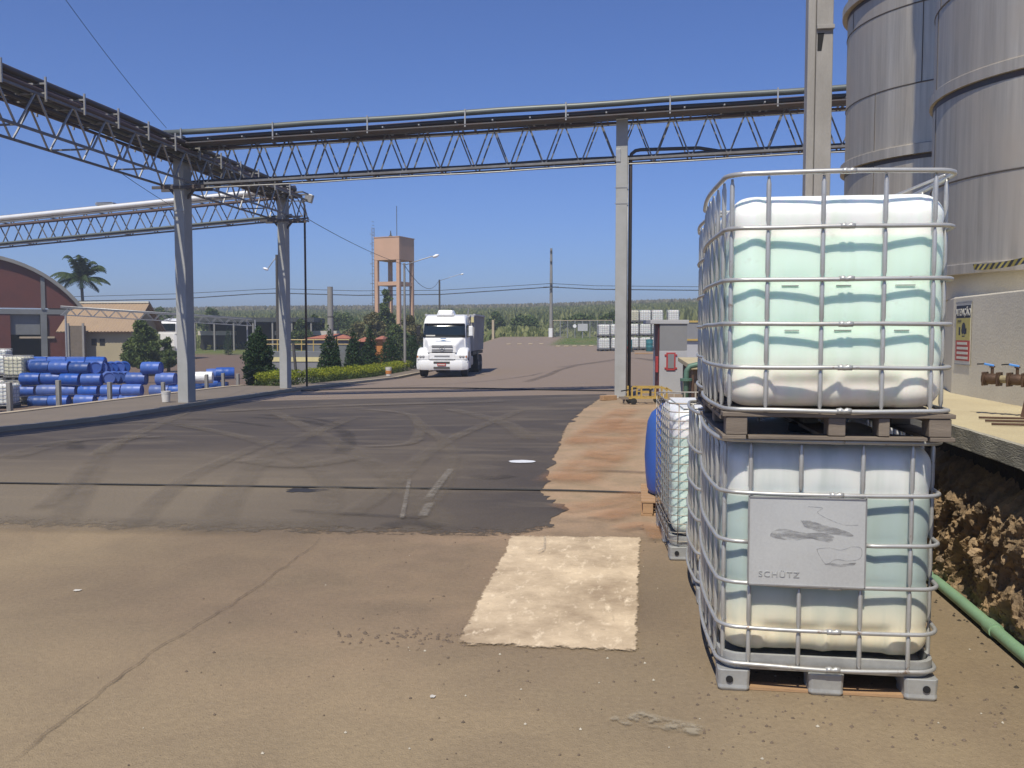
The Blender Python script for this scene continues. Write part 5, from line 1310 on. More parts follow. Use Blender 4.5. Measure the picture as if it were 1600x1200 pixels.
# front face: grille
gr = MB().box(-.50, .185, 1.24, .50, .235, 1.60).build('grille', M['kioskdark'], tk, bevel=.01)
for z in (1.30, 1.42, 1.54): MB().box(-.52, .165, z-.028, .52, .184, z+.028).build('slat', M['white'] if z == 1.42 else M['galv'], gr)
MB().box(-.72, .19, 1.20, .72, .225, 1.235).build('chrome_strip', M['poledark'], tk)
rg = MB().tube([(.13*cos(t*pi/12), .155, 1.44+.13*sin(t*pi/12)) for t in range(24)], .014, 6, closed=True)
for a in (90, 210, 330): rg.tube([(0, .155, 1.44), (.125*cos(radians(a)), .155, 1.44+.125*sin(radians(a)))], [.016, .006], 5)
rg.build('emblem', M['galv'], tk, smooth=True)
MB().box(-.12, .49, 1.90, .16, .50, 1.94).build('hood_logo', M['hullblue'], tk)
text('JCA', .13, M['hullblue'], tk, Matrix.Translation((.02, .82, 1.905)) @ Matrix.Rotation(radians(35), 4, 'X'), .004) if False else None
lg = MB(); lg.add([(-.15, .60, 1.812), (-.05, .66, 1.842), (.05, .66, 1.842), (.16, .60, 1.812)], [(0, 3, 2, 1)]); lg.build('hood_logo', M['hullblue'], tk)
lg = MB(); lg.add([(-.42, .56, 1.79), (-.34, .58, 1.80), (.38, .58, 1.80), (.38, .55, 1.785)], [(0, 3, 2, 1)]); lg.build('hood_logo', M['hullblue'], tk)
# fenders + lamps
for sx in (-1, 1):
    secs = []
    for k in range(9):
        a = pi*k/8; y = .85-.68*cos(a)*(1 if k < 5 else .95); z = .80+.62*sin(a)
        if k == 0: y, z = .14, .86
        x0, x1 = sx*.66, sx*1.26
        secs.append([(x0, y, z), (x1, y, z-.03), (x1, y+.03, z-.12), (x0, y+.03, z-.12)] if False else [(x0, y, z+.08), (x1-sx*.06, y, z+.06), (x1, y, z), (x1, y+.02*(k < 4), z-.10), (x0, y+.02*(k < 4), z-.10)])
    loft(secs, 'fender', M['truckwhite'], tk, auto=50)
    MB().box(min(sx*.64, sx*1.24), .10, .88, max(sx*.64, sx*1.24), .5, 1.14).build('lamp_panel', M['truckwhite'], tk, bevel=.04)
    for dx in (.92, 1.06):
        MB().lathe([(.065, 0), (.065, .015), (.05, .018)], 16, m=Matrix.Translation((sx*dx, .102, 1.03)) @ Matrix.Rotation(pi/2, 4, 'X')).build('headlight', M['kioskdark'], tk, auto=40)
        MB().lathe([(.042, .019), (.03, .026), (.001, .028)], 14, m=Matrix.Translation((sx*dx, .102, 1.03)) @ Matrix.Rotation(pi/2, 4, 'X'), cap=False).build('headlight_lens', M['galv'], tk, smooth=True)
    MB().box(min(sx*1.17, sx*1.235), .085, .99, max(sx*1.17, sx*1.235), .099, 1.08).build('indicator', M['orange'], tk)
MB().box(-.40, .17, 1.03, .40, .2, 1.10).build('air_slot', M['poledark'], tk)
MB().box(-.645, .15, .90, .645, .5, 1.20).build('nose_panel', M['truckwhite'], tk, bevel=.03)
MB().box(-.38, .138, 1.02, .38, .149, 1.09).build('air_slot', M['kioskdark'], tk)
loft([[(-1.27, .22, .40), (-1.0, .05, .37), (1.0, .05, .37), (1.27, .22, .40), (1.27, .65, .42), (-1.27, .65, .42)], [(-1.29, .20, .62), (-1.02, .0, .60), (1.02, .0, .60), (1.29, .20, .62), (1.29, .68, .62), (-1.29, .68, .62)], [(-1.28, .22, .85), (-1.0, .03, .86), (1.0, .03, .86), (1.28, .22, .85), (1.28, .68, .85), (-1.28, .68, .85)]], 'bumper', M['truckwhite'], tk, bevel=.02)
MB().box(-.40, -.012, .44, .40, .0, .54).build('bumper_slot', M['poledark'], tk); MB().box(-.40, -.002, .69, .40, .012, .80).build('bumper_slot', M['poledark'], tk)
np_ = MB().box(-.21, -.030, .58, .21, -.014, .71).build('number_plate', M['red'], tk)
MB().box(-.17, -.035, .62, .17, -.031, .67).build('plate_text', M['signwhite'], np_)
MB().box(-.60, .02, .86, .60, .10, .884).build('step', M['kioskdark'], tk)
# roof unit
loft([sec(1.30, .42, .34, 3.07, 3.16, .06), sec(1.42, .46, .38, 3.07, 3.35, .08), sec(2.1, .46, .38, 3.1, 3.36, .08), sec(2.25, .42, .36, 3.1, 3.22, .05)], 'roof_unit', M['truckwhite'], tk)
for sx in (-1, 1):
    MB().add([(sx*1.150, 1.22, 1.98), (sx*1.150, 2.0, 1.98), (sx*1.100, 2.0, 2.58), (sx*1.104, 1.32, 2.58)], [(0, 1, 2, 3) if sx > 0 else (3, 2, 1, 0)]).build('side_window', M['glass'], tk)
    mi = MB().box(min(sx*1.22, sx*1.42), 1.05, 2.05, max(sx*1.22, sx*1.42), 1.13, 2.55).build('mirror', M['truckwhite'] if sx > 0 else M['black'], tk, bevel=.03)
    MB().tube([(sx*1.1, 1.2, 2.6), (sx*1.32, 1.1, 2.58)], .015, 5).build('mirror_arm', M['black'], mi); MB().tube([(sx*1.13, 1.2, 2.0), (sx*1.32, 1.1, 2.03)], .015, 5).build('mirror_arm', M['black'], mi)
    MB().box(min(sx*.85, sx*1.18), 1.75, .40, max(sx*.85, sx*1.18), 2.4, .92).build('step_box', M['kioskgrey'], tk, bevel=.03)
MB().tube([(.96, 2.85, 3.08), (1.02, 2.8, 3.45)], .03, 6).build('exhaust', M['galv'], tk)
MB().box(-.45, .7, .62, .45, 8.1, .88).build('chassis', M['black'], tk)
MB().box(.62, 2.7, .5, 1.15, 3.7, 1.0).build('fuel_tank', M['galv'], tk, bevel=.08)
# tipper body: pressed sides with posts
bx = loft([[(-1.17, y, 1.25), (1.17, y, 1.25), (1.25, y, 3.12), (-1.25, y, 3.12)] for y in (3.15, 8.4)], 'tipper_body', M['dumpgrey'], tk, auto=20)
for k in range(9):
    y = 3.2+k*.635
    for sx in (-1, 1): MB().add([(sx*1.172, y-.04, 1.25), (sx*1.22, y-.04, 1.25), (sx*1.30, y-.04, 3.10), (sx*1.252, y-.04, 3.10), (sx*1.172, y+.04, 1.25), (sx*1.22, y+.04, 1.25), (sx*1.30, y+.04, 3.10), (sx*1.252, y+.04, 3.10)], [(0, 1, 2, 3), (7, 6, 5, 4), (0, 4, 5, 1), (1, 5, 6, 2), (2, 6, 7, 3)]).build('side_post', M['dumpgrey'], tk)
for sx in (-1, 1): MB().box(sx*1.28-.05, 3.1, 3.11, sx*1.28+.05, 8.45, 3.2).build('top_rail', M['kioskgrey'], tk)
MB().box(-1.28, 3.04, 3.02, 1.28, 3.14, 3.16).build('head_board', M['kioskgrey'], tk, bevel=.01)
MB().box(1.12, 3.0, 2.75, 1.26, 3.14, 3.02).build('head_post', M['paleyellow'], tk)
MB().box(-1.2, 3.1, 1.05, 1.2, 8.3, 1.22).build('subframe', M['black'], tk)
for sx in (-1, 1): MB().box(sx*1.2-.03, 5.0, .75, sx*1.2+.03, 5.6, 1.2).build('mud_flap', M['black'], tk)
def wheel(x, y, dual):
    w_ = .62 if dual else .32
    X0 = x-w_/2
    mt = Matrix.Translation((x, y, .50)) @ Matrix.Rotation(pi/2, 4, 'Y')
    ty = MB().lathe([(.30, -w_/2+.02), (.47, -w_/2), (.50, -w_/2+.05), (.50, w_/2-.05), (.47, w_/2), (.30, w_/2-.02)], 28, m=mt).build('tyre', M['tyre'], None, auto=35)
    root_ = ty; ty.parent = tk; ty.name = 'wheel'
    for sgn in (-1, 1):
        MB().lathe([(.30, sgn*(w_/2-.03)), (.26, sgn*(w_/2-.06)), (.10, sgn*(w_/2-.02)), (.10, sgn*(w_/2+.0)), (.001, sgn*(w_/2+.01))], 20, m=mt, cap=False).build('rim', M['galv'], ty, auto=35)
for y, dual in ((1.0, 0), (6.1, 1), (7.35, 1)):
    for sx in (-1, 1): wheel(sx*(1.03 if not dual else .90), y, dual)

# ================================================================== YARD THINGS
def low_bucket(label, base, r, h, mat, stripe=None):
    t = thing('bucket', label, 'bucket', tuple(base))
    MB().lathe([(r*.82, 0), (r, h*.96), (r*1.06, h*.96), (r*1.06, h), (r*.9, h), (r*.86, h*.9)], 22).build('body', M[mat], t, auto=40)
    MB().lathe([(r*.98, h*.80), (r*1.04, h*.80), (r*1.05, h*.83), (r*.99, h*.83)], 22, cap=False).build('rim_band', M['white'], t)
    if stripe: MB().lathe([(r*.885, h*.25), (r*.955, h*.25), (r*.985, h*.62), (r*.93, h*.62)], 22, cap=False).build('label_band', M[stripe], t)
    MB().tube([(r*1.05*cos(a*pi/8), -.02, h*.9-r*.5*sin(a*pi/8)) for a in range(9)], .005, 5).build('handle', M['galv'], t)
b = at(267, 610, 23.9); zz = T(-12.6, 22.6)+.115
low_bucket('white plastic bucket standing at the foot of the left front column', Vector((-12.82, 22.75, zz)), .125, .30, 'bucket')
b = onG(615, 43.6); low_bucket('white and orange bucket standing by the kerb in front of the hedge', Vector((-12.3, 43.0, T(-12, 43)+.135)), .155, .44, 'bucket', 'orange')
# fence of short concrete posts along the pavement
fpl = []
for k, (px, yt) in enumerate(((-70, 598), (13, 597), (90, 594), (170, 597), (254, 597), (322, 585), (348, 583), (371, 584), (417, 566), (439, 570))):
    ang = math.atan((px-800)/FPX) - YAW; u_ = -15.4; v_ = u_/math.tan(ang); D = v_*cos(YAW)-u_*sin(YAW)
    zt = at(px, yt, D).z; fpl.append((u_, v_, zt, px))
fn = thing('post_fence', 'row of short grey concrete posts with wires along the outer pavement edge', 'fence', (fpl[0][0], fpl[0][1], -1))
prev = None
for (x, y, zt, px) in fpl:
    MB().box(x-.055, y-.055, T(x, y)-.1, x+.055, y+.055, zt).build('post', M['polegrey'], fn, world=True, bevel=.01)
    if prev:
        for f in (.12, .38): MB().tube([(prev[0]-.05, prev[1], prev[2]-f), (x-.05, y, zt-f)], .004, 4).build('fence_wire', M['galv'], fn, world=True)
    prev = (x, y, zt)
# blue drums in the lower yard -------------------------------------------------
drum_me = {}
for nm in ('blue', 'bluedark', 'white'):
    m = MB(); m.lathe([(.02, -.44), (.25, -.45), (.285, -.44), (.29, -.40), (.295, -.2), (.305, -.15), (.295, -.1), (.295, .1), (.305, .15), (.295, .2), (.29, .40), (.285, .44), (.25, .45), (.245, .42), (.02, .42)], 24)
    me = m.mesh('drum', M[nm], True); me.set_sharp_from_angle(angle=radians(45)); drum_me[nm] = me
def drum(label, p, axis_, group, mat='blue', tiltz=0):
    o = bpy.data.objects.new('plastic_drum', drum_me[mat]); COL.objects.link(o); o.location = p
    d = {'x': RT, 'y': FH, 'z': Vector((0, 0, 1))}[axis_]; q = d.to_track_quat('Z', 'Y'); o.rotation_mode = 'QUATERNION'; o.rotation_quaternion = q
    if tiltz: o.rotation_quaternion = Euler((0, 0, tiltz)).to_quaternion() @ q
    return tag(o, label, 'drum', group)
ORD = ['first', 'second', 'third', 'fourth', 'fifth', 'sixth', 'seventh', 'eighth', 'ninth', 'tenth', 'eleventh']
rnd = random.Random(2); GD = 'blue plastic drums heaped in the lower yard'
DD = 41.5; base_z = -1.8
LN = ['ground', 'second', 'third', 'top']
layers = [(0, [(60, 36), (92, 36), (133, 36), (170, 36), (205, 36), (236, 36), (268, 34)], 627), (1, [(42, 34), (74, 34), (107, 34), (140, 32), (173, 33), (206, 33), (252, 36), (276, 30)], 610),
          (2, [(48, 32), (80, 32), (112, 32), (145, 30), (215, 36), (262, 38)], 592.5), (3, [(63, 30), (93, 32), (128, 34), (237, 36)], 574.5)]
for li, row_, yc in layers:
    for k, (px, w_) in enumerate(row_):
        p = at(px+rnd.uniform(-2, 2), yc+rnd.uniform(-1.2, 1.2), DD+rnd.uniform(-.15, .15)+li*.1)
        drum('blue drum lying sideways in the %s layer of the heap, %s from its left end' % (LN[li], ORD[k]), p, 'x', GD, 'blue' if rnd.random() > .18 else 'bluedark', rnd.uniform(-.08, .08))
for li, pxs, yc, nm in ((3, (147, 156, 165, 174, 184, 194), 574, 'top'), (2, (168, 177, 186, 196), 590, 'third')):
    for k, px in enumerate(pxs):
        p = at(px, yc+rnd.uniform(-.8, .8), DD+.7+k*.45); drum('blue drum with its round end showing in the %s layer, %s from left' % (nm, ORD[k]), p, 'x', GD, 'blue', radians(-62)+rnd.uniform(-.1, .1))
for j in range(3):
    for k in range(4):
        p = at(60+k*30, 571-j*2.2, DD+1.0+j*.65); drum('blue drum lying sideways in hidden row %s of the top layer, %s from left' % (['one', 'two', 'three'][j], ORD[k]), p, 'x', GD, 'blue', rnd.uniform(-.05, .05))
p = at(318, 590, 44); drum('white drum lying among blue ones right of the left front column', p, 'x', GD, 'white', .15)
for k, (px, y) in enumerate(((337, 585), (352, 583), (330, 600), (305, 603))):
    drum(['blue drum right behind the white drum', 'last blue drum at the right end by the big cypress', 'low blue drum below the white drum', 'low blue drum directly right of the left front column'][k], at(px, y, 45), 'x', GD, 'blue', .3)
for k in range(3): drum(['leftmost of three upright dark blue drums right of the left front column', 'middle one of three upright dark blue drums right of the left front column', 'rightmost of three upright dark blue drums right of the left front column'][k], Vector((at(312+18*k, 600, 45).x, at(312+18*k, 600, 45).y, base_z+.45)), 'z', GD, 'bluedark')
# simplified caged tanks
def small_tank(label, base, rz, group, bot='bot_far', w=1.0, d=1.15):
    t = thing('caged_tank', label, 'liquid container', tuple(base), rz, group)
    if not hasattr(small_tank, 'c'): small_tank.c = {}
    if bot not in small_tank.c:
        v_, f_ = bottle_mesh(.96, 1.11, .16, 1.08, [.3, .5, .7, .9], [-.2, .2], [-.2, .2], fine=False, amp=.03)
        me = bpy.data.meshes.new('bottle'); me.from_pydata(v_, [], f_); me.materials.append(M[bot]); me.polygons.foreach_set('use_smooth', [True]*len(me.polygons))
        cg = MB()
        for z in (.14, .30, .47, .64, .82, .98, 1.13): cg.tube([(x, y, z) for x, y in rr(1.0, 1.15, .1, 2, .01, 3)], .011, 4, closed=True)
        for x in (-.4, -.2, 0, .2, .4):
            for s_ in (-1, 1): cg.bar((x, s_*.575, .14), (x, s_*.575, 1.12), .014)
        for y in (-.42, -.14, .14, .42):
            for s_ in (-1, 1): cg.bar((s_*.5, y, .14), (s_*.5, y, 1.12), .014)
        pa = MB()
        for x in (-.42, 0, .42): pa.box(x-.07, -.56, 0, x+.07, .56, .10)
        pa.box(-.5, -.57, .10, .5, .57, .135)
        small_tank.c[bot] = (me, cg.mesh('cage', M['galv']), pa.mesh('pallet', M['poledark']))
    a_, b_, c_ = small_tank.c[bot]; link('bottle', a_, t); link('cage', b_, t); link('pallet', c_, t); return t
GF = 'container stacks at the far side of the yard'
stacks = [(943, 2, 'bot_far'), (962.5, 2, 'bot_far'), (988.5, 3, 'bot_cream'), (1007, 3, 'bot_far'), (1026, 3, 'bot_far'), (1051, 3, 'bot_cream')]
for si, (px, n_, bt_) in enumerate(stacks):
    b = onG(px, 77+.4*(si > 1)*1.5)
    for k in range(n_):
        pos = {2: ['bottom', 'top'], 3: ['bottom', 'middle', 'top']}[n_][k]
        bo = bt_ if k == n_-1 else 'bot_far'
        if si == 5: bo = 'bot_far'
        small_tank('%s container of the %s far stack counted from the left' % (pos, ORD[si]), Vector((b.x, b.y, b.z+.02+k*1.165)), YAW+radians(rnd.uniform(-4, 4)), GF, bo)
GL = 'containers at the left edge of the lower yard'
for k, (px, D, z, lab, bt_) in enumerate(((30, 42.5, -1.8, 'bottom cream container next to the left end of the blue drums', 'bot_cream'), (29, 42.5, -1.8+1.165, 'top cream container next to the left end of the blue drums', 'bot_cream'), (4, 40, -1.8, 'bottom greyish container at the left edge of the picture', 'bot_far'),
        (55, 46, -1.8+1.0, 'cream container showing behind the left end of the drum heap', 'bot_cream'), (-2, 44, -1.8+1.165, 'raised white container at the far left edge in front of the hangar', 'bot_far'), (0, 48, -.4, 'highest white container at the left edge by the hangar opening', 'bot_far'))):
    p = at(px, 560, D); small_tank(lab, Vector((p.x, p.y, z+.01)), YAW+radians(3*k), GL, bt_)
tag(MB().box(-.6, -.6, 0, .6, .6, .8, Matrix.Translation(Vector((at(55, 560, 46).x, at(55, 560, 46).y, -1.8)))).build('crate', M['kioskdark'], bevel=.02), 'dark crate under the cream container behind the drum heap', 'crate')
p = at(-2, 560, 44); small_tank('lower white container at the far left edge under the raised one', Vector((p.x, p.y, -1.8)), YAW, GL)
p = at(0, 560, 48); tag(MB().box(-.7, -.6, 0, .7, .6, 1.35, Matrix.Translation(Vector((p.x, p.y, -1.78)))).build('crate', M['kioskdark'], bevel=.02), 'dark crate under the highest container at the left edge', 'crate')
# kiosk
kb = onG(1047, 24.4)
kz = at(1047, 503, 24.4).z - kb.z
kk = thing('fuel_kiosk', 'narrow two tone grey kiosk with flat roof and red framed window', 'kiosk', tuple(kb), YAW+radians(2)); kk.scale = (.92, .8, 1)
MB().box(-.40, -.5, 0, .42, .6, kz*.60).build('lower_wall', M['kioskgrey'], kk, bevel=.01)
MB().box(-.395, -.495, kz*.603, .415, .595, kz-.06).build('upper_wall', M['kioskdark'], kk)
MB().box(-.68, -.54, kz-.058, .46, .8, kz+.05).build('roof', M['kioskgrey'], kk, bevel=.01)
MB().box(-.43, -.45, .0, -.402, .1, kz-.06).build('side_panel', simple('dark maroon panel', (.10, .02, .02), .6, 0, .2, 5), kk)
MB().box(-.50, -.50, kz*.30, -.432, -.3, kz*.52).build('hose_box', M['red'], kk, bevel=.01)
wd = MB().box(-.20, -.535, kz*.33, .07, -.502, kz*.575).build('window', M['red'], kk, bevel=.004)
MB().box(-.155, -.545, kz*.36, .025, -.537, kz*.555).build('pane', M['kioskdark'], wd)
for sx in (-.225, .095):
    for zz in (kz*.36, kz*.54): MB().box(sx-.025, -.53, zz-.02, sx+.025, -.503, zz+.02).build('lug', M['red'], kk)
# yellow trolley
b = onG(1010, 20.5)
yc_ = thing('steel_trolley', 'low yellow steel frame trolley in front of the kiosk', 'trolley', tuple(b), YAW+radians(5)); yc_.scale = (.9, .9, .88)
def yb(a_, c_, w_=.04, nm='frame_bar', mt_='yellow'): MB().bar(a_, c_, w_, w_).build(nm, M[mt_], yc_)
for y in (-.25, .25):
    yb((-.50, y, .17), (.50, y, .17)); yb((-.30, y, .44), (.42, y, .44))
    for x in (-.42, -.18, .18, .48): yb((x, y, .19), (x, y, .44 if x > -.4 else .46))
    yb((.45, y, .44), (.62, y, .34)); yb((-.18, y, .31), (.18, y, .31), .03)
for x in (-.48, .48, .0): yb((x, -.23, .17), (x, .23, .17))
yb((.05, -.262, .22), (.05, -.262, .40), .05, 'frame_bar', 'black')
for x in (-.38, .35):
    for y in (-.27, .27): MB().lathe([(.07, -.025), (.085, -.02), (.085, .02), (.07, .025)], 14, m=Matrix.Translation((x, y, .085)) @ Matrix.Rotation(pi/2, 4, 'X')).build('wheel', M['tyre'], yc_, auto=40)
for k, (x, y) in enumerate(((-.60, -.2), (-.55, .15))): yb((x, y, .0), (x, y, .14), .035, 'leg', 'wood')
yb((-.68, -.22, .16), (-.35, -.22, .16), .05, 'plank', 'wood'); yb((-.68, .12, .16), (-.35, .12, .16), .05, 'plank', 'wood')
MB().bar((-.66, -.05, .34), (-.2, -.05, .42), .03).build('handle', M['black'], yc_)
b = onG(952, 21.7); tag(MB().bar((b.x-.18, b.y-.1, b.z+.06), (b.x+.15, b.y+.15, b.z+.06), .16, .12).build('wood_offcut', M['woodnew'], bevel=.01), 'short brown wood offcut at the foot of the right column', 'wood block')
# second low platform with a green pipe fitting behind the stack
b = onG(1100, 19.5); p2 = thing('side_platform', 'low concrete platform end showing behind the wire caged tank', 'platform', (.95, 19, 0))
MB().box(1.08, 18.6, .84, 1.86, 24, .95).build('slab', M['slab'], p2, world=True, bevel=.015)
for k, y in enumerate((18.8, 20.5, 22.5)): MB().box(1.14, y, T(1, y)-.1, 1.24, y+.14, .839).build('support', M['wood'], p2, world=True)
MB().box(1.4, 18.7, -.1, 1.8, 24, .838).build('back_wall', M['rockdark'], p2, world=True)
gv = thing('pipe_fitting', 'green bent cast pipe fitting behind the wire caged tank', 'pipe', tuple(onG(1073, 17.6)))
zz = at(1068, 570, 17.6).z - gv.location.z
MB().tube([(0, 0, 0), (0, 0, zz-.25), (.01, 0, zz-.12), (.07, 0, zz-.03), (.2, 0, zz), (.5, 0, zz)], .055, 14).build('pipe', M['greendk'], gv, smooth=True)
for z in (.12, zz-.32): MB().lathe([(.12, z), (.12, z+.05)], 18).build('flange', M['greendk'], gv, auto=40)
MB().tube([(.13, 0, 0), (.13, 0, zz-.2)], .03, 8).build('stem', M['rust'], gv)
# far fence, sign and gate
f0, f1 = onG(864, 100), onG(957, 98)
fe = thing('mesh_fence', 'wire fence with pale top rail and posts at the far end of the yard', 'fence', tuple(f0)); N = 8; dd = (f1-f0)
zr_ = at(864, 501, 100).z - f0.z
for i in range(N+1):
    p = dd*(i/N) if i < N else dd; pz0 = T(f0.x+p.x, f0.y+p.y)-f0.z; MB().lathe([(.05, pz0), (.05, zr_)], 8, c=(p.x, p.y, 0)).build('post', M['galv'] if i else M['rust'], fe)
MB().tube([(0, 0, zr_), (dd.x, dd.y, zr_)], .05, 6).build('top_rail', M['kerb'], fe)
wm = MB()
for i in range(56):
    a_ = dd*(i/56); wm.bar((a_.x, a_.y, .1), (a_.x+dd.x/28, a_.y+dd.y/28, zr_), .012) if i < 55 else None; wm.bar((a_.x+dd.x/28 if i < 55 else a_.x, a_.y, .1), (a_.x, a_.y, zr_), .012)
tag(wm.build('wire_mesh', M['galv'], fe), 'diagonal wire mesh', kind='stuff')
s1 = thing('notice_board', 'blank pale grey notice board fixed to the far wire fence', 'sign', tuple(at(910.5, 511.5, 98.6))); MB().box(-.55, -.04, -.40, .55, .0, .40).build('board', M['kioskgrey'], s1); MB().box(-.03, 0.002, -1.2, .03, .05, .45).build('post', M['galv'], s1)
s2 = thing('round_sign', 'small round white sign left of the grey notice board', 'sign', tuple(at(898, 509.5, 98.8))); MB().lathe([(.2, -.02), (.2, .02)], 18, m=Matrix.Rotation(pi/2, 4, 'X')).build('disc', M['white'], s2); MB().box(-.02, 0.022, -1.1, .02, .05, .1).build('post', M['galv'], s2)
b = onG(770.5, 103); gpst = thing('gate_post', 'white gate post at the end of the yard right of the truck', 'post', tuple(b)); MB().box(-.13, -.13, -.1, .13, .13, at(770, 500, 103).z-b.z).build('post', M['kerb'], gpst, bevel=.02)
br = thing('yellow_barrier', 'low yellow barrier rail between the truck and the white gate post', 'barrier', tuple(onG(758, 103)))
MB().box(-.9, -.05, .15, .85, .05, .28).build('rail', M['yellow'], br)
for x in (-.85, 0): MB().box(x-.04, -.04, -.1, x+.04, .04, .149).build('leg', M['yellow'], br)
for k in range(9):
    px = 795+k*17 if k < 4 else 872+(k-4)*13; b = onG(px, 88-(k >= 4)*4)
    tag(MB().box(b.x-.22, b.y-.1, b.z, b.x+.22, b.y+.1, b.z+.10).build('marker_block', M['kerb'], bevel=.02), 'small pale marker block in the far row across the yard, %s from the left' % ORD[k], 'marker block', 'row of pale marker blocks')
# drums and bits by far stacks
for px, D, lab, y1, w_ in ((982, 74, 'dark teal drum standing just right of the lone column', 533, .32), (1015, 75, 'dark teal drum standing left of the kiosk roof edge', 535, .30)):
    b = onG(px, D); h = 1.0; t = MB().lathe([(w_*.95, 0), (w_, .03), (w_, .33), (w_*1.04, .35), (w_, .37), (w_, .66), (w_*1.04, .68), (w_, .70), (w_, h), (w_*.9, h+.01)], 20, c=tuple(b)).build('steel_drum', M['teal'], auto=40); tag(t, lab, 'drum')
b = onG(978, 72); rb_ = thing('hand_cart', 'small red hand cart by the teal drum right of the lone column', 'cart', tuple(b))
MB().box(-.25, -.2, .2, .2, .2, .55).build('tray', M['red'], rb_, bevel=.02); MB().tube([(.2, 0, .3), (.7, 0, .12)], .04, 6).build('handle', M['black'], rb_); MB().lathe([(.2, -.05), (.2, .05)], 14, m=Matrix.Translation((0, -.25, .2)) @ Matrix.Rotation(pi/2, 4, 'X')).build('wheel', M['tyre'], rb_)
b = onG(1010, 70); tag(MB().box(b.x-.9, b.y-.3, b.z+.0, b.x+.6, b.y+.3, b.z+.09).build('timber_stack', M['woodnew'], bevel=.02), 'flat pale timber lying on the ground left of the kiosk', 'timber')
# yellow framed booth behind the kiosk
b = onG(1078, 60); ybk = thing('yellow_booth', 'yellow framed booth partly hidden behind the kiosk', 'booth', tuple(b), YAW); h = at(1078, 502, 60).z-b.z; h0 = at(1078, 530, 60).z-b.z
MB().box(-.55, -.5, h0, .75, .5, h-.1).build('panel', M['kioskdark'], ybk)
for x in (-.6, .78): MB().box(x-.06, -.55, h0-.1, x+.06, .5, h).build('frame_post', M['yellow'], ybk)
for z in (h0-.1, h-.08): MB().box(-.535, -.56, z, .715, -.505, z+.12).build('frame_rail', M['yellow'], ybk)
MB().box(-.6, -.4, 0, .8, .5, h0-.11).build('base', M['kioskgrey'], ybk)
# ================================================================== LEFT BACKGROUND
D = 70; cx = at(-45, 500, D)
gz = T(cx.x, cx.y)
hg = thing('arched_hangar', 'dark red hangar with an arched grey roof at the left edge', 'hangar', (cx.x, cx.y, gz), YAW+radians(31))
k_ = D/FPX
eave = at(0, 480, D).z-gz; rise = 80*k_; half = 153*k_
def arc_pts(s_=1.0, n=24, dz=0): 
    R_ = (half**2+rise**2)/(2*rise); a0 = math.asin(half/R_); return [((R_+dz)*sin(-a0+2*a0*i/n)*s_, eave-(R_-rise)+(R_+dz)*cos(-a0+2*a0*i/n)) for i in range(n+1)]
ap = arc_pts(); m = MB(); n = len(ap)
m.v = [(x, 0, z) for x, z in ap] + [(x, .3, z) for x, z in ap]; m.f = [tuple(range(n))[::-1], tuple(range(n, 2*n))] + [(i, i+1, n+i+1, n+i) for i in range(n-1)] + [(n-1, 0, n, 2*n-1)]
m.build('gable_wall', M['brickred'], hg, recalc=True)
m = MB(); o2 = arc_pts(1, 24, .28); m.v = [(x, y, z) for y in (-.35, 30) for x, z in ap] + [(x, y, z) for y in (-.35, 30) for x, z in o2]
m.f = [(i, i+1, 2*n+i+1, 2*n+i) for i in range(n-1)] + [(2*n+i, 2*n+i+1, 3*n+i+1, 3*n+i) for i in range(n-1)] + [(n+i, n+i+1, i+1, i) for i in range(n-1)]
m.build('arched_roof', M['roofgrey'], hg, recalc=True, auto=30)
def X(px): return (px+45)*k_
def Zh(y): return at(0, y, D).z-gz
MB().box(-half, .0, Zh(490), half+.1, .3, Zh(482)).build('ring_beam', M['hangargrey'], hg)
MB().box(-half, .05, -.3, X(8), .3, Zh(490)-.005).build('wall', M['brickred'], hg)
MB().box(X(60), .05, -.3, X(104), .3, Zh(490)-.005).build('wall', M['brickred'], hg)
MB().box(X(8), .35, Zh(523), X(50), .5, Zh(490)-.005).build('grey_door_panel', M['hangargrey'], hg)
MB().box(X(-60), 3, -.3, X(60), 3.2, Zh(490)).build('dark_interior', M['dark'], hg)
MB().box(X(20), -.1, Zh(529), X(70), .0, Zh(526)).build('pale_rail', M['kerb'], hg)
for px in (55, 106): MB().box(X(px)-.22, -.12, -.3, X(px)+.22, .32, Zh(482)-.01 if px == 106 else Zh(490)-.01).build('concrete_column', M['hangargrey'], hg)
MB().box(X(55)-.15, -.1, Zh(482)+.01, X(55)+.15, -.005, Zh(430)).build('pilaster', M['hangargrey'], hg)
MB().box(half-.1, .31, -.3, half+.1, 30, eave).build('side_wall', M['brickred'], hg)
# tiled house
hb_ = onG(156, 72); k_ = 72/FPX; hs = thing('tiled_house', 'pale yellow house with a tiled pitched roof behind the palm', 'house', tuple(hb_), YAW+radians(-6))
hz = at(0, 508, 72).z-hb_.z; rz_ = at(0, 473, 72).z-hb_.z
MB().box(-3.0, 0, -.5, 2.7, 4, hz).build('wall', M['housewall'], hs)
MB().add([(2.71, 0, hz), (2.71, 4, hz), (2.71, 2, rz_-.15), (2.5, 0, hz), (2.5, 4, hz), (2.5, 2, rz_-.15)], [(0, 1, 2), (5, 4, 3), (0, 2, 5, 3), (1, 4, 5, 2)]).build('gable', M['housewall'], hs)
m = MB(); nn = 46; L0, L1 = -3.4, 3.2
for s_, y0, y1 in ((1, -.6, 2), (-1, 4.6, 2)):
    vv = []
    zlo = hz-(rz_-hz)*.6/2
    for i in range(nn+1):
        x = L0+(L1-L0)*i/nn; b2 = .05*(i % 2)
        vv += [(x, y0, zlo+b2), (x, y1, rz_+b2)]
    o = len(m.v); m.v += vv; m.f += [(o+2*i, o+2*i+2, o+2*i+3, o+2*i+1) for i in range(nn)]
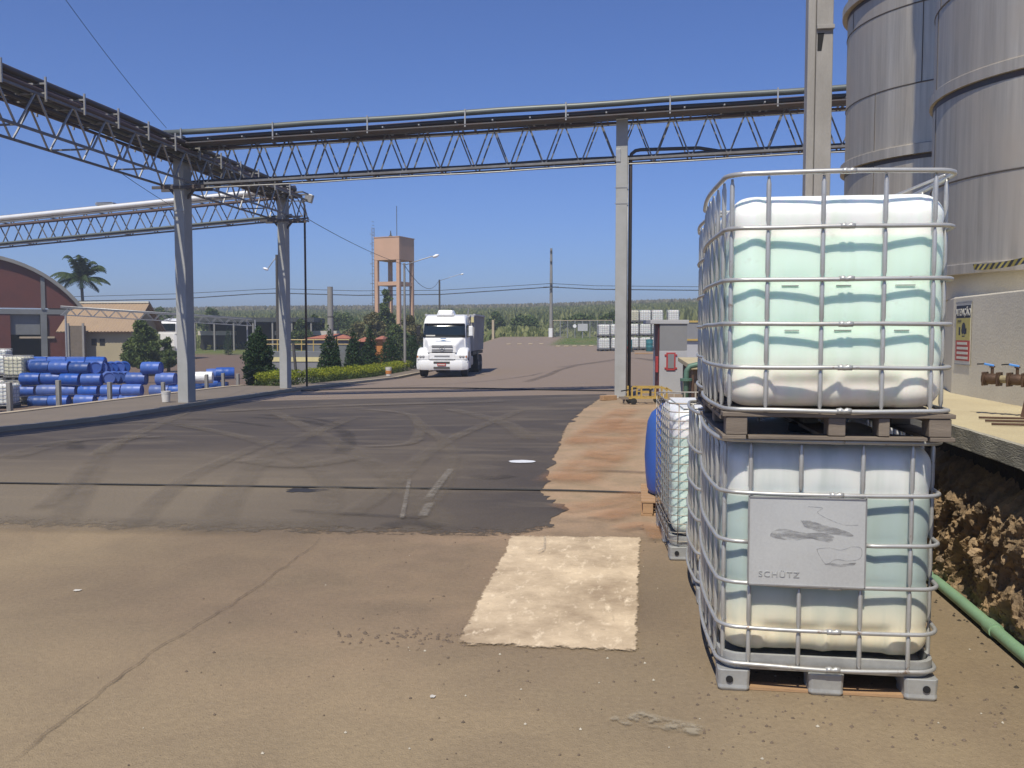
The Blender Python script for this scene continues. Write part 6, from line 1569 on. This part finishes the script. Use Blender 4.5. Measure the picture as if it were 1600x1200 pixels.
ro = m.build('roof', M['rooftile'], hs); so = ro.modifiers.new('s', 'SOLIDIFY'); so.thickness = .12
MB().bar((L0, 2, rz_+.1), (L1, 2, rz_+.1), .22, .14).build('ridge_tile', M['signwhite'], ro)
for x in (-.5, .2): 
    wf = MB().box(x-.22, -.03, hz-1.65, x+.22, -.002, hz-1.1).build('window', M['dark'], hs)
MB().box(-2.9, -.03, -.2, -1.9, -.002, 2.1).build('door', M['dark'], hs)
MB().box(2.712, 1.4, hz-1.9, 2.74, 2.5, hz-.9).build('window', M['dark'], hs)
pp = thing('porch', 'brown porch shadow wall between hangar and house', 'porch', tuple(onG(112, 71)), YAW)
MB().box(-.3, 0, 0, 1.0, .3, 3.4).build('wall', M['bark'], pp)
for x in (-.25, .95): MB().box(x-.08, -.12, 0, x+.08, -.002, 3.6).build('post', M['polegrey'], pp)
# orange scaffolding pieces near the house
of = thing('orange_frames', 'orange metal frames leaning on the ground by the palm foot', 'metal frames', tuple(onG(150, 58)), YAW)
for a_, b__ in (((-1.5, 0, .55), (1.5, 0, .45)), ((-1.0, .1, .1), (.4, .1, 1.1)), ((-.2, 0, 0), (1.0, 0, 1.15)), ((.5, .1, .1), (1.5, .1, 1.05)), ((.3, 0, .8), (1.5, 0, .1)), ((-1.5, 0, .3), (.9, 0, .2))): MB().bar(a_, b__, .06).build('bar', M['orange'], of)
# far gantry
a_ = at(95, 492, 52); c_ = at(392, 509, 58); a_.z = at(95, 492, 52).z; 
gt = box_truss('far_gantry', 'thin pale lattice gantry crossing behind the left front column', tuple(a_), tuple(c_), .4, .42, .85, .05, .035, M['galv'])
gl = onG(389, 58)
for dx in (-.25, .3):
    MB().bar((c_.x+dx, c_.y, gl.z), (c_.x+dx, c_.y, c_.z+.4), .07).build('leg', M['galv'], gt, world=True)
for i in range(7): z = gl.z+.3+i*.42; MB().bar((c_.x-.25, c_.y, z), (c_.x+.3, c_.y, z+.36), .035).build('leg_lacing', M['galv'], gt, world=True)
zl_ = T(a_.x, a_.y); MB().bar((a_.x+.3, a_.y, zl_), (a_.x+.3, a_.y, a_.z), .08).build('leg', M['galv'], gt, world=True)
pipe('long thin pale pipe on top of the thin far gantry', [tuple(a_ + Vector((0, 0, .5))), tuple(c_ + Vector((0, 0, .47)))], .05, 'galv', 6)
# far white truck
b = onG(264, 84); ft_ = thing('far_truck', 'distant white truck cab with dark windscreen left of the front column', 'truck', tuple(b), YAW+radians(-22))
zb_ = at(0, 525, 84).z-b.z; zt_ = at(0, 499, 84).z-b.z
MB().prism([(-1.1, 0), (-.8, -.25), (.8, -.25), (1.1, 0), (1.1, 2.2), (-1.1, 2.2)], .6, zb_+.2).build('lower_cab', M['truckwhite'], ft_)
loft([sec(-.2, 1.1, 1.0, zb_+.2, zt_-.5, .1), sec(.1, 1.1, 1.0, zb_+.2, zt_-.1, .2), sec(.8, 1.1, .95, zb_+.2, zt_+.1, .2), sec(2.2, 1.1, .95, zb_+.2, zt_, .2)], 'upper_cab', M['truckwhite'], ft_)
zw = lerp(zb_, zt_, .35); MB().box(-.98, -.27, zw-.05, .98, -.205, zw+.62).build('windscreen', M['glass'], ft_)
MB().add([(-1.105, -.1, zw), (-1.105, 1.1, zw), (-1.105, 1.1, zw+.6), (-1.105, .1, zw+.6)], [(3, 2, 1, 0)]).build('side_window', M['glass'], ft_)
MB().box(-1.0, -.27, .9, 1.0, -.252, 1.3).build('grille', M['kioskdark'], ft_)
for sx in (-1, 1):
    for y in (.9,): MB().lathe([(.5, -.15), (.5, .15)], 16, m=Matrix.Translation((sx*.95, y, .5)) @ Matrix.Rotation(pi/2, 4, 'Y')).build('wheel', M['tyre'], ft_)
# flat roofed shed with pale trailers beneath
b0 = onG(395, 100); sh_ = thing('open_shed', 'long open shed with a dark flat roof behind the columns', 'shed', tuple(b0), YAW+radians(2)); k_ = 100/FPX
zr0 = at(0, 503, 100).z-b0.z; zr1 = at(0, 496, 100).z-b0.z
MB().box(-95*k_, 0, zr0, 95*k_, 7, zr1).build('roof', M['shed'], sh_)
for i in range(7): x = (-90+30*i)*k_; MB().box(x-.08, .1, -.3, x+.08, .3, zr0-.005).build('post', M['polegrey'], sh_)
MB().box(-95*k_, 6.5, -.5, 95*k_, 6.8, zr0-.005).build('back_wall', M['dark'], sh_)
for px, l in ((335, 'pale flat trailer under the open shed left of the big cypress'), (455, 'pale flat trailer under the open shed between the second column and the bushes'), (500, 'pale flat trailer at the right end of the open shed')):
    b = onG(px, 102); tr_ = thing('flat_trailer', l, 'trailer', tuple(b), YAW); zq = at(0, 519, 102).z-b.z
    MB().box(-1.9, 0, zq-.35, 1.9, 2, zq+.15).build('bed', M['shedwhite'], tr_)
    for x in (-1.3, 1.3): MB().lathe([(.4, -.12), (.4, .12)], 14, m=Matrix.Translation((x, .1, .4)) @ Matrix.Rotation(pi/2, 4, 'X')).build('wheel', M['tyre'], tr_)
    MB().box(-1.7, .3, .55, 1.7, 1.7, zq-.355).build('frame', M['black'], tr_)
# yellow railing over a low pale yellow wall
D = 58; r0 = at(415, 540, D); r1 = at(546, 540, D); yr = thing('yellow_railing', 'yellow pipe railing behind the second column', 'railing', (r0.x, r0.y, 0))
dv = Vector((r1.x-r0.x, r1.y-r0.y, 0)); zs_ = [at(0, y, D).z for y in (531, 538)]
zbt = at(0, 552, D).z
for z in zs_: MB().tube([(0, 0, z), (dv.x, dv.y, z)], .035, 6).build('rail', M['yellow'], yr)
for i in range(8): p = dv*(i/7); MB().tube([(p.x, p.y, zbt-.1), (p.x, p.y, zs_[0])], .035, 6).build('railing_post', M['yellow'], yr)
D = 56; w0 = at(408, 560, D); w1 = at(505, 560, D); yw = thing('low_tank_wall', 'low grey concrete basin with a pale yellow painted band below the railing', 'wall', (w0.x, w0.y, 0), YAW); Lw = (w1-w0).length; 
za, zb_2, zc, zd = [at(0, y, D).z for y in (550, 558, 565, 585)]
MB().box(0, 0, zb_2+.002, Lw, 3.5, za).build('upper_wall', M['hangargrey'], yw); MB().box(0, -.04, zc, Lw, 0.5, zb_2).build('painted_band', M['paleyellow'], yw); MB().box(0, .0, zd-1.5, Lw, .6, zc-.002).build('lower_wall', M['kioskdark'], yw)
# red roofed hut, orange wall, roofs behind the bushes
def hut(lab, px0, px1, yr_, ye, yb_, D, roofm, wallm, cat='hut'):
    a_ = onG((px0+px1)/2, D); t = thing('small_hut', lab, cat, tuple(a_), YAW); w_ = (px1-px0)*D/FPX/2; ze = at(0, ye, D).z-a_.z; zr_ = at(0, yr_, D).z-a_.z
    MB().box(-w_*.9, 0, -.4, w_*.9, 3, ze).build('wall', M[wallm], t)
    MB().add([(-w_, -.3, ze), (w_, -.3, ze), (w_*.45, 1.5, zr_), (-w_*.1, 1.5, zr_), (-w_, 3.3, ze), (w_, 3.3, ze)], [(0, 1, 2, 3), (5, 4, 3, 2), (4, 0, 3), (1, 5, 2), (4, 5, 1, 0)]).build('roof', M[roofm], t)
    return t
M['redroof'] = simple('red tiled roof', (.38, .14, .085), .9, 0, .25, 4)
hut('low hut with a red roof behind the yellow railing', 476, 547, 521.5, 529, 548, 60, 'redroof', 'hangargrey')
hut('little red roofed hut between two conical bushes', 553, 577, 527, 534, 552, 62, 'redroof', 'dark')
hut('orange walled hut seen between the conical bushes', 585, 599, 525, 530, 550, 63, 'redroof', 'orange')
# ================================================================== THIN AIR HAZE
hz_ = bpy.data.materials.new('air haze'); hz_.use_nodes = True; hn = hz_.node_tree; hn.nodes.remove(hn.nodes['Principled BSDF'])
pv = hn.nodes.new('ShaderNodeVolumePrincipled'); pv.inputs['Color'].default_value = (.86, .93, 1, 1); pv.inputs['Density'].default_value = .0013; pv.inputs['Anisotropy'].default_value = .2
hn.links.new(pv.outputs[0], hn.nodes['Material Output'].inputs['Volume'])
hb__ = MB().box(-1600, -60, -8, 1600, 1600, 40).build('haze', hz_); tag(hb__, 'thin pale air haze over the whole yard and hill', 'haze', kind='stuff')
print('objects', len(bpy.data.objects), 'tris', sum(len(o.data.polygons)*2 for o in bpy.data.objects if o.type == 'MESH'))
